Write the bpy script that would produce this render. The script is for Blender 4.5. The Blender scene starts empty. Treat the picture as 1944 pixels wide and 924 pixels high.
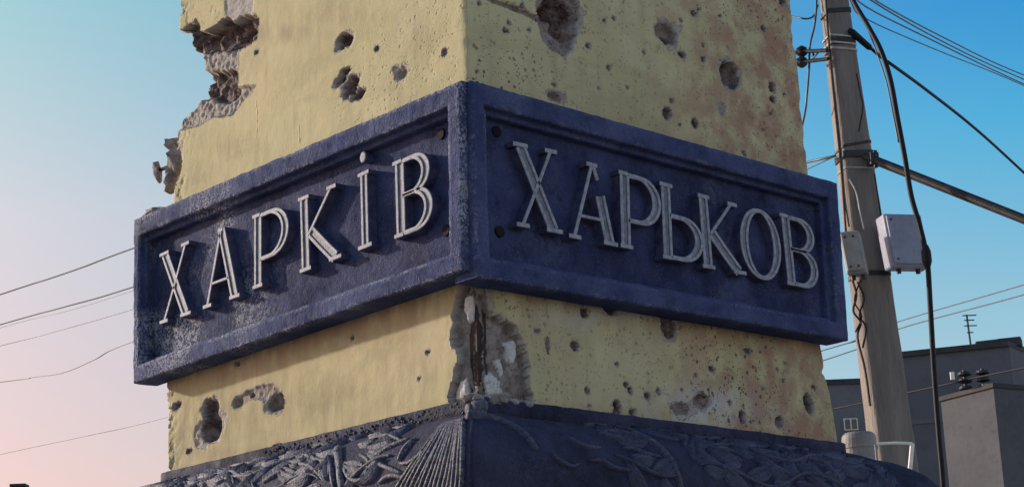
import bpy, math, random
import numpy as np
from mathutils import Vector, Matrix

# ------------------------------------------------------------------ camera
random.seed(7); RNG = np.random.default_rng(11)
S = bpy.context.scene
F_PX = 3377.8; CAM = np.array([-2.75198, -3.13097, 1.66806])
YAW, PITCH, ROLL = 0.8254404, 0.2687781, -0.0375558
_f = np.array([math.cos(PITCH)*math.cos(YAW), math.cos(PITCH)*math.sin(YAW), math.sin(PITCH)])
_r = np.array([math.sin(YAW), -math.cos(YAW), 0.0]); _u = np.cross(_r, _f)
CR = math.cos(ROLL)*_r + math.sin(ROLL)*_u
CU = -math.sin(ROLL)*_r + math.cos(ROLL)*_u
CF = _f
cam_d = bpy.data.cameras.new('camera'); cam = bpy.data.objects.new('camera', cam_d)
S.collection.objects.link(cam); S.camera = cam
cam_d.sensor_width = 36.0; cam_d.lens = F_PX/1944*36.0; cam_d.clip_start = 0.05; cam_d.clip_end = 3000
M4 = Matrix.Identity(4)
for i in range(3):
    M4[i][0], M4[i][1], M4[i][2], M4[i][3] = CR[i], CU[i], -CF[i], CAM[i]
cam.matrix_world = M4

# ------------------------------------------------------------------ sky, sun, exposure
SUN_AZ, SUN_EL = math.radians(110), math.radians(17)          # azimuth from +X, anticlockwise
SUN_DIR = Vector((math.cos(SUN_EL)*math.cos(SUN_AZ), math.cos(SUN_EL)*math.sin(SUN_AZ), math.sin(SUN_EL)))
W = bpy.data.worlds.new('World'); S.world = W; W.use_nodes = True
wn, wl = W.node_tree.nodes, W.node_tree.links
bg = wn['Background']
sky = wn.new('ShaderNodeTexSky'); sky.sky_type = 'NISHITA'; sky.sun_disc = False
sky.sun_elevation = SUN_EL; sky.sun_rotation = math.pi/2 - SUN_AZ
sky.altitude = 100; sky.air_density = 1.0; sky.dust_density = 1.6; sky.ozone_density = 1.0
# evening haze: the clear-sky model is tinted by height and by the angle from the sun's bearing, all round the sky
def wnode(t, **k):
    n = wn.new(t)
    for a, b in k.items(): setattr(n, a, b)
    return n
geo = wnode('ShaderNodeTexCoord'); sep = wnode('ShaderNodeSeparateXYZ'); wl.new(geo.outputs['Generated'], sep.inputs[0])
flat = wnode('ShaderNodeCombineXYZ'); wl.new(sep.outputs[0], flat.inputs[0]); wl.new(sep.outputs[1], flat.inputs[1])
nrm = wnode('ShaderNodeVectorMath', operation='NORMALIZE'); wl.new(flat.outputs[0], nrm.inputs[0])
dot = wnode('ShaderNodeVectorMath', operation='DOT_PRODUCT'); wl.new(nrm.outputs[0], dot.inputs[0]); dot.inputs[1].default_value = (math.cos(SUN_AZ), math.sin(SUN_AZ), 0)
tow = wnode('ShaderNodeMapRange', interpolation_type='SMOOTHSTEP'); wl.new(dot.outputs['Value'], tow.inputs[0]); tow.inputs[1].default_value = .12; tow.inputs[2].default_value = .76
def tint(stops):
    r = wnode('ShaderNodeValToRGB'); wl.new(sep.outputs[2], r.inputs[0]); e = r.color_ramp.elements
    while len(e) < len(stops): e.new(.5)
    for el, (p, c) in zip(e, stops): el.position = p; el.color = (*c, 1)
    return r.outputs[0]
near = tint([(0, (.90, .52, .50)), (.13, (.86, .53, .505)), (.20, (.96, .64, .58)), (.28, (1.04, .80, .69)), (.39, (.74, .94, .76)), (.65, (.62, .92, .98)), (1, (.65, .92, 1.02))])
away = tint([(0, (1.0, .85, .82)), (.12, (.95, .93, .90)), (.22, (.70, .96, .96)), (.31, (.27, .94, 1.1)), (.37, (.15, .76, 1.12)), (.65, (.45, .85, 1.05)), (1, (.65, .92, 1.02))])
anti = tint([(0, (1.48, 1.14, 1.02)), (.15, (1.46, 1.14, 1.02)), (.35, (1.30, 1.12, 1.06)), (.65, (1.0, 1.0, 1.04)), (1, (.65, .92, 1.02))])   # paler, rosy sky opposite the sun, brightened out of view to fill shaded faces
mx = wnode('ShaderNodeMix', data_type='RGBA'); wl.new(tow.outputs[0], mx.inputs[0]); wl.new(away, mx.inputs[6]); wl.new(near, mx.inputs[7])
mu = wnode('ShaderNodeMix', data_type='RGBA', blend_type='MULTIPLY'); mu.inputs[0].default_value = 1.0
wl.new(sky.outputs[0], mu.inputs[6]); wl.new(mx.outputs[2], mu.inputs[7])
opp = wnode('ShaderNodeMapRange', interpolation_type='SMOOTHSTEP'); wl.new(dot.outputs['Value'], opp.inputs[0]); opp.inputs[1].default_value = .12; opp.inputs[2].default_value = -.55
mx2 = wnode('ShaderNodeMix', data_type='RGBA'); wl.new(opp.outputs[0], mx2.inputs[0]); wl.new(mx.outputs[2], mx2.inputs[6]); wl.new(anti, mx2.inputs[7]); wl.new(mx2.outputs[2], mu.inputs[7])
wl.new(mu.outputs[2], bg.inputs[0]); bg.inputs[1].default_value = 0.14
sun_d = bpy.data.lights.new('sun', 'SUN'); sun_d.energy = 3.1; sun_d.angle = math.radians(2.0)
sun_d.color = (1.0, 0.90, 0.77)
sun = bpy.data.objects.new('sun', sun_d); S.collection.objects.link(sun)
sun.rotation_euler = SUN_DIR.to_track_quat('Z', 'Y').to_euler()
S.view_settings.view_transform = 'Standard'; S.view_settings.look = 'None'
S.view_settings.gamma = 1.0; S.view_settings.use_curve_mapping = False
S.view_settings.exposure = 0.5

# ------------------------------------------------------------------ helpers
COL = S.collection
def ray(px, py):
    return CF + CR*(px-972)/F_PX + CU*(462-py)/F_PX
def atx(px, py, X):
    d = ray(px, py); return CAM + d*((X-CAM[0])/d[0])
def aty(px, py, Y):
    d = ray(px, py); return CAM + d*((Y-CAM[1])/d[1])
def atd(px, py, dist):                         # point on that sight line at a horizontal distance
    d = ray(px, py); return CAM + d*(dist/math.hypot(d[0], d[1]))
def atz(px, py, z):                            # point on that sight line at height z
    d = ray(px, py); return CAM + d*((z-CAM[2])/d[2])

_T = RNG.random((64, 64, 64)).astype(np.float32)
def vnoise(P, freq, off=0.0):
    q = np.asarray(P, dtype=np.float64)*freq + off + 1000.0
    i = np.floor(q).astype(np.int64); f = q-i; f = f*f*(3-2*f); i &= 63; j = (i+1) & 63
    x0, y0, z0 = i[..., 0], i[..., 1], i[..., 2]; x1, y1, z1 = j[..., 0], j[..., 1], j[..., 2]
    fx, fy, fz = f[..., 0], f[..., 1], f[..., 2]
    a = _T[x0, y0, z0]*(1-fx)+_T[x1, y0, z0]*fx; b = _T[x0, y1, z0]*(1-fx)+_T[x1, y1, z0]*fx
    c = _T[x0, y0, z1]*(1-fx)+_T[x1, y0, z1]*fx; d = _T[x0, y1, z1]*(1-fx)+_T[x1, y1, z1]*fx
    return (a*(1-fy)+b*fy)*(1-fz)+(c*(1-fy)+d*fy)*fz
def fbm(P, freq, octv=3, off=0.0):
    s = 0; w = 0; a = 1.0
    for k in range(octv):
        s = s + a*vnoise(P, freq*2.03**k, off+17.3*k); w += a; a *= 0.55
    return s/w - 0.5                            # about -0.35 .. 0.35

def empty(name, loc=(0, 0, 0)):
    o = bpy.data.objects.new(name, None); COL.objects.link(o); o.location = loc; o.empty_display_size = .1
    return o
def tag(o, label=None, cat=None, group=None, kind=None):
    if label: o['label'] = label
    if cat: o['category'] = cat
    if group: o['group'] = group
    if kind: o['kind'] = kind
    return o
def mesh(name, verts, faces, mat, parent=None, smooth=False, attrs=None):
    me = bpy.data.meshes.new(name)
    me.from_pydata([tuple(map(float, v)) for v in verts], [], [tuple(map(int, f)) for f in faces])
    me.update()
    if smooth: me.polygons.foreach_set('use_smooth', [True]*len(me.polygons))
    if mat: me.materials.append(mat)
    if attrs:
        for k, a in attrs.items():
            at = me.attributes.new(k, 'FLOAT', 'POINT'); at.data.foreach_set('value', np.asarray(a, dtype=np.float32))
    o = bpy.data.objects.new(name, me); COL.objects.link(o)
    if parent:
        o.parent = parent
        o.matrix_parent_inverse = Matrix.Translation(-Vector(parent.location)) if parent.type == 'EMPTY' else Matrix.Identity(4)
    return o
def grid_mesh(name, V, mat, parent=None, wrap=False, attrs=None, smooth=True):
    """V: rows x cols x 3 array -> one quad sheet (fast path)"""
    R, Cn = V.shape[:2]; idx = np.arange(R*Cn).reshape(R, Cn)
    if wrap: idx = np.concatenate([idx, idx[:, :1]], 1)
    Q = np.stack([idx[:-1, :-1], idx[:-1, 1:], idx[1:, 1:], idx[1:, :-1]], -1).reshape(-1, 4)
    me = bpy.data.meshes.new(name); me.vertices.add(R*Cn); me.vertices.foreach_set('co', V.reshape(-1).astype(np.float32))
    me.loops.add(Q.size); me.loops.foreach_set('vertex_index', Q.reshape(-1).astype(np.int32))
    me.polygons.add(len(Q)); me.polygons.foreach_set('loop_start', np.arange(0, Q.size, 4, dtype=np.int32))
    me.update(calc_edges=True); me.validate()
    if smooth: me.polygons.foreach_set('use_smooth', [True]*len(me.polygons))
    me.materials.append(mat)
    if attrs:
        for k, a in attrs.items():
            at = me.attributes.new(k, 'FLOAT', 'POINT'); at.data.foreach_set('value', np.asarray(a, dtype=np.float32).reshape(-1))
    o = bpy.data.objects.new(name, me); COL.objects.link(o)
    if parent:
        o.parent = parent
        o.matrix_parent_inverse = Matrix.Translation(-Vector(parent.location)) if parent.type == 'EMPTY' else Matrix.Identity(4)
    return o
def box_vf(c, ax, ay, az):                      # centre and three half-axis vectors
    c, ax, ay, az = map(np.asarray, (c, ax, ay, az))
    v = [c+sx*ax+sy*ay+sz*az for sz in (-1, 1) for sy in (-1, 1) for sx in (-1, 1)]
    f = [(0, 2, 3, 1), (4, 5, 7, 6), (0, 1, 5, 4), (2, 6, 7, 3), (0, 4, 6, 2), (1, 3, 7, 5)]
    return v, f
def join(*vf):
    V = []; Fc = []
    for v, f in vf:
        n = len(V); V += list(v); Fc += [tuple(i+n for i in q) for q in f]
    return V, Fc
def bevel(o, w=0.004, seg=2):
    m = o.modifiers.new('bevel', 'BEVEL'); m.width = w; m.segments = seg; m.limit_method = 'ANGLE'
    return o
def smooth_path(P, n=8):
    P = [np.asarray(p, float) for p in P]
    if len(P) < 3: return [P[0]+(P[-1]-P[0])*k/n for k in range(n+1)]
    Q = [2*P[0]-P[1]]+P+[2*P[-1]-P[-2]]; out = []
    for i in range(1, len(Q)-2):
        a, b, c, d = Q[i-1:i+3]
        for k in range(n):
            t = k/n
            out.append(.5*((2*b)+(c-a)*t+(2*a-5*b+4*c-d)*t*t+(3*b-a-3*c+d)*t**3))
    out.append(P[-1]); return out
def tube_vf(P, r, seg=8, cap=True):
    P = [np.asarray(p, float) for p in P]; n = len(P)
    rad = r if hasattr(r, '__len__') else [r]*n
    T = [P[min(i+1, n-1)]-P[max(i-1, 0)] for i in range(n)]; T = [t/(np.linalg.norm(t)+1e-12) for t in T]
    a = np.array([0, 0, 1.0]) if abs(T[0][2]) < .9 else np.array([1.0, 0, 0])
    s = np.cross(T[0], a); s /= np.linalg.norm(s); V = []; Fc = []
    for i in range(n):
        s = s-T[i]*np.dot(s, T[i]); s /= np.linalg.norm(s)+1e-12; b = np.cross(T[i], s)
        for k in range(seg):
            an = 2*math.pi*k/seg; V.append(P[i]+rad[i]*(math.cos(an)*s+math.sin(an)*b))
    for i in range(n-1):
        for k in range(seg):
            k2 = (k+1) % seg; Fc.append((i*seg+k, i*seg+k2, (i+1)*seg+k2, (i+1)*seg+k))
    if cap: Fc += [tuple(range(seg-1, -1, -1)), tuple((n-1)*seg+k for k in range(seg))]
    return V, Fc
def ico(center, radii, seed, sub=2, rough=.35, rot=None):
    """irregular broken lump: a subdivided octahedron pushed about by noise"""
    v = [np.array(p, float) for p in ((1,0,0),(-1,0,0),(0,1,0),(0,-1,0),(0,0,1),(0,0,-1))]
    f = [(0,2,4),(2,1,4),(1,3,4),(3,0,4),(2,0,5),(1,2,5),(3,1,5),(0,3,5)]
    for _ in range(sub):
        mid = {}; nf = []
        def m(a, b):
            k = (min(a, b), max(a, b))
            if k not in mid:
                p = v[a]+v[b]; v.append(p/np.linalg.norm(p)); mid[k] = len(v)-1
            return mid[k]
        for a, b, c in f:
            x, y, z = m(a, b), m(b, c), m(c, a); nf += [(a, x, z), (x, b, y), (z, y, c), (x, y, z)]
        f = nf
    A = np.array(v); rr = random.Random(seed); o = rr.random()*90
    A = A*(1+rough*2*fbm(A, 1.3, 2, o)[:, None])
    A = np.sign(A)*np.abs(A)**.8                          # a little blocky
    A = A*np.asarray(radii)
    if rot is not None: A = A @ np.array(rot).T
    return list(A+np.asarray(center)), f

# ------------------------------------------------------------------ materials
class NT:
    def __init__(s, name):
        s.m = bpy.data.materials.new(name); s.m.use_nodes = True; s.n = s.m.node_tree.nodes; s.l = s.m.node_tree.links
        s.b = s.n['Principled BSDF']; s.tc = s.n.new('ShaderNodeTexCoord').outputs['Object']
    def noise(s, sc, det=4, rough=.55, vec=None, dist=0.0):
        t = s.n.new('ShaderNodeTexNoise'); t.inputs['Scale'].default_value = sc; t.inputs['Detail'].default_value = det
        t.inputs['Roughness'].default_value = rough; t.inputs['Distortion'].default_value = dist
        s.l.new(vec or s.tc, t.inputs['Vector']); return t.outputs['Fac']
    def voro(s, sc, feat='F1', rnd=1.0, vec=None):
        t = s.n.new('ShaderNodeTexVoronoi'); t.feature = feat; t.inputs['Scale'].default_value = sc; t.inputs['Randomness'].default_value = rnd
        s.l.new(vec or s.tc, t.inputs['Vector']); return t.outputs['Distance']
    def scale(s, v):
        t = s.n.new('ShaderNodeMapping'); t.inputs['Scale'].default_value = v; s.l.new(s.tc, t.inputs['Vector']); return t.outputs[0]
    def ramp(s, fac, a, b, lo=0.0, hi=1.0):
        t = s.n.new('ShaderNodeMapRange'); t.interpolation_type = 'SMOOTHSTEP'
        for k, v in zip(('From Min', 'From Max', 'To Min', 'To Max'), (a, b, lo, hi)): t.inputs[k].default_value = v
        s.l.new(fac, t.inputs['Value']); return t.outputs[0]
    def attr(s, name):
        t = s.n.new('ShaderNodeAttribute'); t.attribute_name = name; return t.outputs['Fac']
    def math(s, op, a, b=None):
        t = s.n.new('ShaderNodeMath'); t.operation = op
        for k, v in enumerate((a, b)):
            if v is None: continue
            if isinstance(v, (int, float)): t.inputs[k].default_value = v
            else: s.l.new(v, t.inputs[k])
        return t.outputs[0]
    def mix(s, fac, a, b, mode='MIX'):
        t = s.n.new('ShaderNodeMix'); t.data_type = 'RGBA'; t.blend_type = mode
        for k, v in ((0, fac), (6, a), (7, b)):
            if isinstance(v, (int, float)): t.inputs[k].default_value = v
            elif isinstance(v, tuple): t.inputs[k].default_value = (*v, 1)
            else: s.l.new(v, t.inputs[k])
        return t.outputs[2]
    def bump(s, h, dist, strength=1.0, prev=None):
        t = s.n.new('ShaderNodeBump'); t.inputs['Distance'].default_value = dist; t.inputs['Strength'].default_value = strength
        s.l.new(h, t.inputs['Height'])
        if prev: s.l.new(prev, t.inputs['Normal'])
        return t.outputs[0]
    def out(s, col, rough=.7, normal=None, metal=0.0, spec=.5):
        for k, v in (('Base Color', col), ('Roughness', rough), ('Metallic', metal), ('Specular IOR Level', spec)):
            if isinstance(v, (int, float)): s.b.inputs[k].default_value = v
            elif isinstance(v, tuple): s.b.inputs[k].default_value = (*v, 1)
            else: s.l.new(v, s.b.inputs[k])
        if normal: s.l.new(normal, s.b.inputs['Normal'])
        return s.m

def mat_plaster():
    t = NT('yellow_plaster')
    n1 = t.noise(3.0, 5, .6); n2 = t.noise(14, 5, .6); n3 = t.noise(160, 3, .6); n4 = t.noise(1.3, 3, .5)
    c = t.mix(t.ramp(n1, .3, .7), (.455, .415, .235), (.545, .50, .305))
    c = t.mix(t.ramp(n4, .38, .62, 0, .45), c, (.52, .43, .25))
    c = t.mix(t.ramp(n2, .52, .72, 0, .45), c, (.44, .39, .235))
    drip = t.noise(9, 4, .6, t.scale((3, 3, .35)))
    c = t.mix(t.ramp(drip, .52, .74, 0, .42), c, (.33, .27, .17))
    band = t.noise(4.5, 5, .62, t.scale((1, 1, 2.6))); c = t.mix(t.ramp(band, .47, .68, 0, .55), c, (.38, .34, .205))
    c = t.mix(t.ramp(t.noise(2.2, 4, .6), .52, .68, 0, .45), c, (.56, .485, .345))
    grime_dark = t.math('MULTIPLY', t.attr('grime_dark'), t.ramp(t.noise(13, 5, .65, t.scale((1, 1, .4))), .30, .62)); c = t.mix(grime_dark, c, (.20, .15, .105))
    mott = t.noise(48, 4, .7); c = t.mix(t.ramp(mott, .53, .70, 0, .40), c, (.40, .345, .22))
    # red-brown and grey-white weathering where the plaster is stained
    st = t.math('MULTIPLY', t.attr('stain'), t.ramp(t.noise(11, 5, .65), .36, .62))
    c = t.mix(st, c, (.31, .17, .125))
    wh = t.math('MULTIPLY', t.attr('pale'), t.ramp(t.noise(16, 5, .65), .33, .55))
    c = t.mix(wh, c, (.46, .45, .46))
    # splinter pocks too small to model: dark specks with relief
    v = t.voro(47); vs = t.noise(34, 2, .5)
    sp = t.math('MULTIPLY', t.ramp(t.math('ADD', v, t.math('MULTIPLY', vs, .55)), .36, .50, 1, 0), t.attr('pock'))
    v2 = t.voro(120); sp2 = t.math('MULTIPLY', t.ramp(t.math('ADD', v2, t.math('MULTIPLY', t.noise(25, 2), .9)), .52, .66, 1, 0), t.attr('pock'))
    spk = t.math('MAXIMUM', sp, sp2)
    c = t.mix(t.math('MULTIPLY', spk, .92), c, (.115, .08, .06))
    # bare concrete and mortar where the plaster is gone
    k1 = t.noise(22, 6, .65); k2 = t.noise(90, 4, .6)
    con = t.mix(t.ramp(k1, .3, .7), (.27, .23, .21), (.41, .37, .345))
    con = t.mix(t.ramp(k2, .5, .75, 0, .6), con, (.12, .09, .08))
    brown = t.mix(t.ramp(t.noise(30, 5, .65), .35, .65), (.085, .055, .052), (.29, .225, .215))
    con = t.mix(t.attr('raw'), con, brown)
    con = t.mix(t.attr('white'), con, (.62, .60, .60))
    c = t.mix(t.attr('bare'), c, con)
    h = t.math('ADD', t.math('MULTIPLY', n3, .35), t.math('MULTIPLY', n2, .65))
    nb = t.bump(h, .0035, .8)
    nb = t.bump(t.math('MULTIPLY', spk, -1.0), .005, 1.0, nb)
    rough_h = t.math('MULTIPLY', t.math('MULTIPLY', t.attr('bare'), t.math('ADD', t.math('MULTIPLY', t.attr('raw'), .75), .25)), t.math('ADD', k1, k2))
    nb = t.bump(rough_h, .010, 1.0, nb)
    return t.out(c, .88, nb, spec=.25)
def mat_blue(name, dark, light, crust=(.34, .33, .36), grain=1.0, rough=.52, spec=.25):
    t = NT(name)
    n1 = t.noise(7, 5, .6); n2 = t.noise(75, 4, .7); n3 = t.noise(230, 2, .6); n4 = t.noise(24, 4, .6)
    c = t.mix(t.ramp(n1, .3, .7), dark, light)
    c = t.mix(t.ramp(n4, .52, .72, 0, .5), c, tuple(.55*x for x in dark))
    chipn = t.noise(8.5, 9, .72); chip = t.math('MULTIPLY', t.ramp(chipn, .585, .60), t.attr('worn')); chip2 = t.ramp(t.noise(21, 8, .72), .665, .675)
    c = t.mix(t.math('MULTIPLY', chip2, .8), c, (.05, .035, .035))
    c = t.mix(t.math('MINIMUM', t.math('MULTIPLY', chip, 1.6), .85), c, tuple(.75*x for x in crust))
    w = t.math('MULTIPLY', t.ramp(t.math('ADD', t.math('MULTIPLY', n2, .6), t.math('MULTIPLY', n4, .4)), .47, .58), t.attr('worn'))
    c = t.mix(w, c, crust)
    c = t.mix(t.ramp(t.noise(40, 3, .6), .64, .74, 0, .5), c, (.10, .055, .05))
    fl = t.math('MULTIPLY', t.ramp(t.noise(310, 2, .7), .60, .70), t.ramp(t.noise(16, 4, .65), .40, .62))
    c = t.mix(t.math('MULTIPLY', fl, .55), c, tuple(min(1, .6*x+.12) for x in crust))
    gf = t.math('MULTIPLY', t.ramp(t.noise(150, 3, .75), .50, .58), t.ramp(t.attr('worn'), .08, .75)); c = t.mix(t.math('MULTIPLY', gf, .8), c, crust)
    pit = t.ramp(t.noise(190, 2, .6), .30, .40, 1, 0); c = t.mix(t.math('MULTIPLY', pit, .6), c, tuple(.35*x for x in dark))
    streak = t.noise(26, 4, .65, t.scale((1, 1, .10))); c = t.mix(t.ramp(streak, .56, .74, 0, .35), c, tuple(.8*x+.03 for x in light))
    nb = t.bump(t.math('ADD', chip, chip2), .003, .8); nb = t.bump(n1, .006, .5, nb); nb = t.bump(n2, .0055*grain, .9, nb); nb = t.bump(n3, .0030*grain, .9, nb)
    return t.out(c, t.ramp(n4, .3, .7, rough, rough+.22), nb, spec=spec)
def mat_simple(name, a, b, sc=20, rough=.7, bumpd=.003, metal=0.0, det=4, spec=.4, stretch=None):
    t = NT(name); vec = t.scale(stretch) if stretch else None
    n = t.noise(sc, det, .6, vec); n2 = t.noise(sc*6, 3, .6, vec)
    c = t.mix(t.ramp(n, .3, .7), a, b); c = t.mix(t.ramp(n2, .5, .75, 0, .4), c, tuple(.6*x for x in a))
    nb = t.bump(t.math('ADD', n, n2), bumpd, .8) if bumpd else None
    return t.out(c, rough, nb, metal, spec)
M = {}
M['plaster'] = mat_plaster()
M['sign_blue'] = mat_blue('sign_blue_paint', (.032, .043, .115), (.072, .090, .200), crust=(.38, .39, .45), spec=.08, rough=.72)
M['sign_plate'] = mat_blue('sign_plate_paint', (.021, .027, .076), (.052, .065, .150), crust=(.38, .39, .45), grain=.9, spec=.08, rough=.72)
M['base_blue'] = mat_blue('carved_base_paint', (.018, .020, .045), (.042, .046, .095), crust=(.14, .13, .15), rough=.62, spec=.12)
M['relief'] = mat_blue('carved_relief_paint', (.030, .034, .075), (.070, .077, .145), crust=(.22, .21, .23), rough=.46, spec=.20)
M['silver'] = mat_simple('letter_paint', (.18, .19, .24), (.33, .335, .40), 70, .6, .0015)
M['inlay'] = mat_simple('letter_inlay_paint', (.035, .04, .10), (.09, .09, .16), 40, .5, .0015)
M['groove'] = mat_simple('letter_groove_paint', (.10, .105, .15), (.21, .215, .27), 55, .6, .002)
M['bolt'] = mat_simple('bolt_iron', (.008, .008, .013), (.02, .018, .022), 60, .8, .001, 0, spec=.1)
M['rust'] = mat_simple('rusty_steel', (.022, .014, .014), (.05, .03, .027), 35, .75, .002, .2)
M['mortar'] = mat_simple('broken_mortar', (.17, .145, .14), (.36, .33, .32), 28, .9, .006)
M['pole'] = mat_simple('pole_concrete', (.17, .145, .135), (.25, .215, .20), 14, .85, .010, stretch=(1, 1, .12))
M['cable'] = mat_simple('black_cable', (.006, .007, .012), (.014, .015, .022), 30, .6, 0, spec=.2)
M['wire'] = mat_simple('grey_wire', (.06, .06, .075), (.11, .11, .13), 30, .5, 0)
M['steel'] = mat_simple('dark_steel', (.014, .014, .02), (.04, .036, .04), 25, .55, .001, .1)
M['galv'] = mat_simple('galvanised_wire', (.42, .41, .42), (.60, .58, .57), 40, .45, 0, .3)
M['boxgrey'] = mat_simple('grey_box_paint', (.24, .265, .37), (.32, .35, .46), 8, .5, .0005)
M['boxpale'] = mat_simple('pale_box_paint', (.20, .20, .21), (.29, .285, .28), 10, .5, .0005)
M['wall'] = mat_simple('grey_render_wall', (.090, .092, .115), (.118, .12, .142), .5, .9, .01)
M['wall2'] = mat_simple('pale_grey_wall', (.105, .105, .122), (.14, .138, .155), .5, .9, .01)
M['wall3'] = mat_simple('dark_render_wall', (.070, .072, .088), (.095, .097, .112), 1.2, .9, .01)
M['roof'] = mat_simple('dark_roofing', (.03, .03, .036), (.05, .05, .055), 1.5, .8, .01)
M['tank'] = mat_simple('grey_tank_paint', (.16, .15, .16), (.23, .22, .225), 4, .6, .002)
M['whitepaint'] = mat_simple('white_paint', (.70, .69, .66), (.82, .80, .78), 6, .5, 0)
M['glass'] = mat_simple('dark_glass', (.012, .013, .017), (.02, .02, .025), 1, .08, 0, spec=.6)
M['ground'] = mat_simple('dusty_asphalt', (.22, .205, .18), (.30, .28, .245), .8, .95, .02)
M['stone'] = mat_simple('pedestal_stone', (.05, .055, .09), (.09, .10, .15), 6, .7, .006)

# ------------------------------------------------------------------ ground
tag(mesh('ground', [(-700, -700, 0), (700, -700, 0), (700, 700, 0), (-700, 700, 0)], [(0, 1, 2, 3)], M['ground']), kind='structure')

# ------------------------------------------------------------------ the yellow column
D = 0.081                                         # wall planes: x = D (left face) and y = D (right face)
zB, zT = 2.44, 4.12
def interp(z, tab): return np.interp(z, [a for a, b in tab], [b for a, b in tab])
YL = [(2.2, 1.50), (2.49, 1.493), (2.72, 1.508), (3.1, 1.490), (3.52, 1.478), (3.94, 1.464), (6, 1.42)]
XR = [(2.2, 1.51), (2.49, 1.487), (2.60, 1.472), (2.68, 1.457), (2.75, 1.444), (3.3, 1.455), (3.86, 1.442), (6, 1.40)]
zs = np.concatenate([[2.30, 2.38], np.arange(zB, zT, .0039), [4.3, 4.8, 5.4, 6.0]])
# perimeter samples: (kind, fraction); kinds: 0 end left, 1 left face, 2 right face, 3 end right, 4 back
seg = [(0, a) for a in (.55, .40, .28)]+[(0, a) for a in np.arange(.20, .004, -.0065)]
seg += [(1, a) for a in np.linspace(1, 0, 365)]+[(2, a) for a in np.linspace(0, 1, 365)[1:]]
seg += [(3, a) for a in np.arange(.0065, .20, .0065)]+[(3, a) for a in (.28, .40, .55)]+[(4, 0)]
kd = np.array([a for a, b in seg]); fr = np.array([b for a, b in seg])
Z = np.repeat(zs[:, None], len(seg), 1); yl = interp(Z, YL); xr = interp(Z, XR)
K = np.repeat(kd[None], len(zs), 0); FR = np.repeat(fr[None], len(zs), 0)
X = np.select([K == 0, K == 1, K == 2, K == 3, K == 4], [D+FR, D+0*FR, D+FR*(xr-D), xr, xr])
Y = np.select([K == 0, K == 1, K == 2, K == 3, K == 4], [yl, D+FR*(yl-D), D+0*FR, D+FR, yl])
P = np.stack([X, Y, Z], -1)
# inward direction, turning diagonal near the three visible corners
def sm(a): a = np.clip(a, 0, 1); return a*a*(3-2*a)
cl = sm(1-(Y-D)/.07); cf2 = sm(1-(X-D)/.07)
bl = sm(1-(yl-Y)/.07); br = sm(1-(xr-X)/.07)
Nx = np.select([K == 0, K == 1, K == 2, K == 3], [.5*sm(1-(X-D)/.07), 1+0*X, .5*cf2-.5*br, -1+0*X], 0)
Ny = np.select([K == 0, K == 1, K == 2, K == 3], [-1+0*X, .5*cl-.5*bl, 1+0*X, .5*sm(1-(Y-D)/.07)], 0)
Nl = np.sqrt(Nx**2+Ny**2)+1e-9; N = np.stack([Nx/Nl, Ny/Nl, 0*Nx], -1)
depth = np.zeros_like(X); bare = np.zeros_like(X); raw = np.zeros_like(X); white = np.zeros_like(X)
# plaster is never flat
depth += .0022*fbm(P, 5.5, 3)+.0010*fbm(P, 40, 2)
edgechip = np.exp(-np.minimum(np.abs(Y-D)+np.abs(X-D), 9)/.010)
depth += edgechip*(.006+.012*np.clip(fbm(P, 30, 3, 3.3), -.1, 1))
ragL = np.exp(-np.where(K <= 1, np.abs(yl-Y)+np.abs(X-D), 9)/.03); depth += ragL*.045*np.clip(fbm(P, 55, 4, 8.8), -.05, 1)
ragR = np.exp(-np.where((K == 2) | (K == 3), np.abs(xr-X)+np.abs(Y-D), 9)/.02); depth += ragR*.03*np.clip(fbm(P, 18, 3, 5.1), -.05, 1)

def plane_pt(face, px, py): return atx(px, py, D) if face == 'L' else aty(px, py, D)
def uv(face, p): return np.array([p[1], p[2]]) if face == 'L' else np.array([p[0], p[2]])
def face_uv(face): return (Y, Z) if face == 'L' else (X, Z)
def crater(face, px, py, rx, ry, dd, rough=.35, rot=0.0, rawness=1.0, whiteness=0.0, spall=True):
    if spall and min(rx, ry) > 9.5: crater(face, px, py, rx*1.28, ry*1.25, .0045, .75, rot, .15, .12, False)
    c = plane_pt(face, px, py); U0, Z0 = uv(face, c)
    du = abs(uv(face, plane_pt(face, px+rx, py))[0]-U0); dz = abs(uv(face, plane_pt(face, px, py+ry))[1]-Z0)
    U, _ = face_uv(face); R = max(du, dz)*1.6
    ok = (np.abs(U-U0) < R) & (np.abs(Z-Z0) < R) & ((K <= 1) if face == 'L' else (K >= 2)) & (K < 4)
    if not ok.any(): return
    p0, n0, d0 = P[ok], N[ok], depth[ok].copy(); cr, sr = math.cos(rot), math.sin(rot)
    live = np.ones(len(d0), bool); start = d0.copy()
    for _ in range(int(dd*1.5/.003)+2):
        q = p0+n0*d0[:, None]
        a = (q[:, 1] if face == 'L' else q[:, 0])-U0; b = q[:, 2]-Z0
        if face == 'L': a = -a                     # image right
        e = q[:, 0]-D if face == 'L' else q[:, 1]-D
        ar, b2 = cr*a-sr*b, sr*a+cr*b
        g = (ar/du)**2+(b2/dz)**2+(e/dd)**2
        lim = 1+rough*(3.0*fbm(q, 2.1/max(R, .012), 3, U0*31)+2.0*fbm(q, 55, 2, U0*17))
        live = live & (g < lim)
        if not live.any(): break
        d0[live] += .003
    m = d0 > start+.001
    depth[ok] = d0; t = bare[ok]; t[m] = 1; bare[ok] = t
    t = raw[ok]; t[m] = rawness; raw[ok] = t
    t = white[ok]; t[m] = whiteness; white[ok] = t
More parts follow.
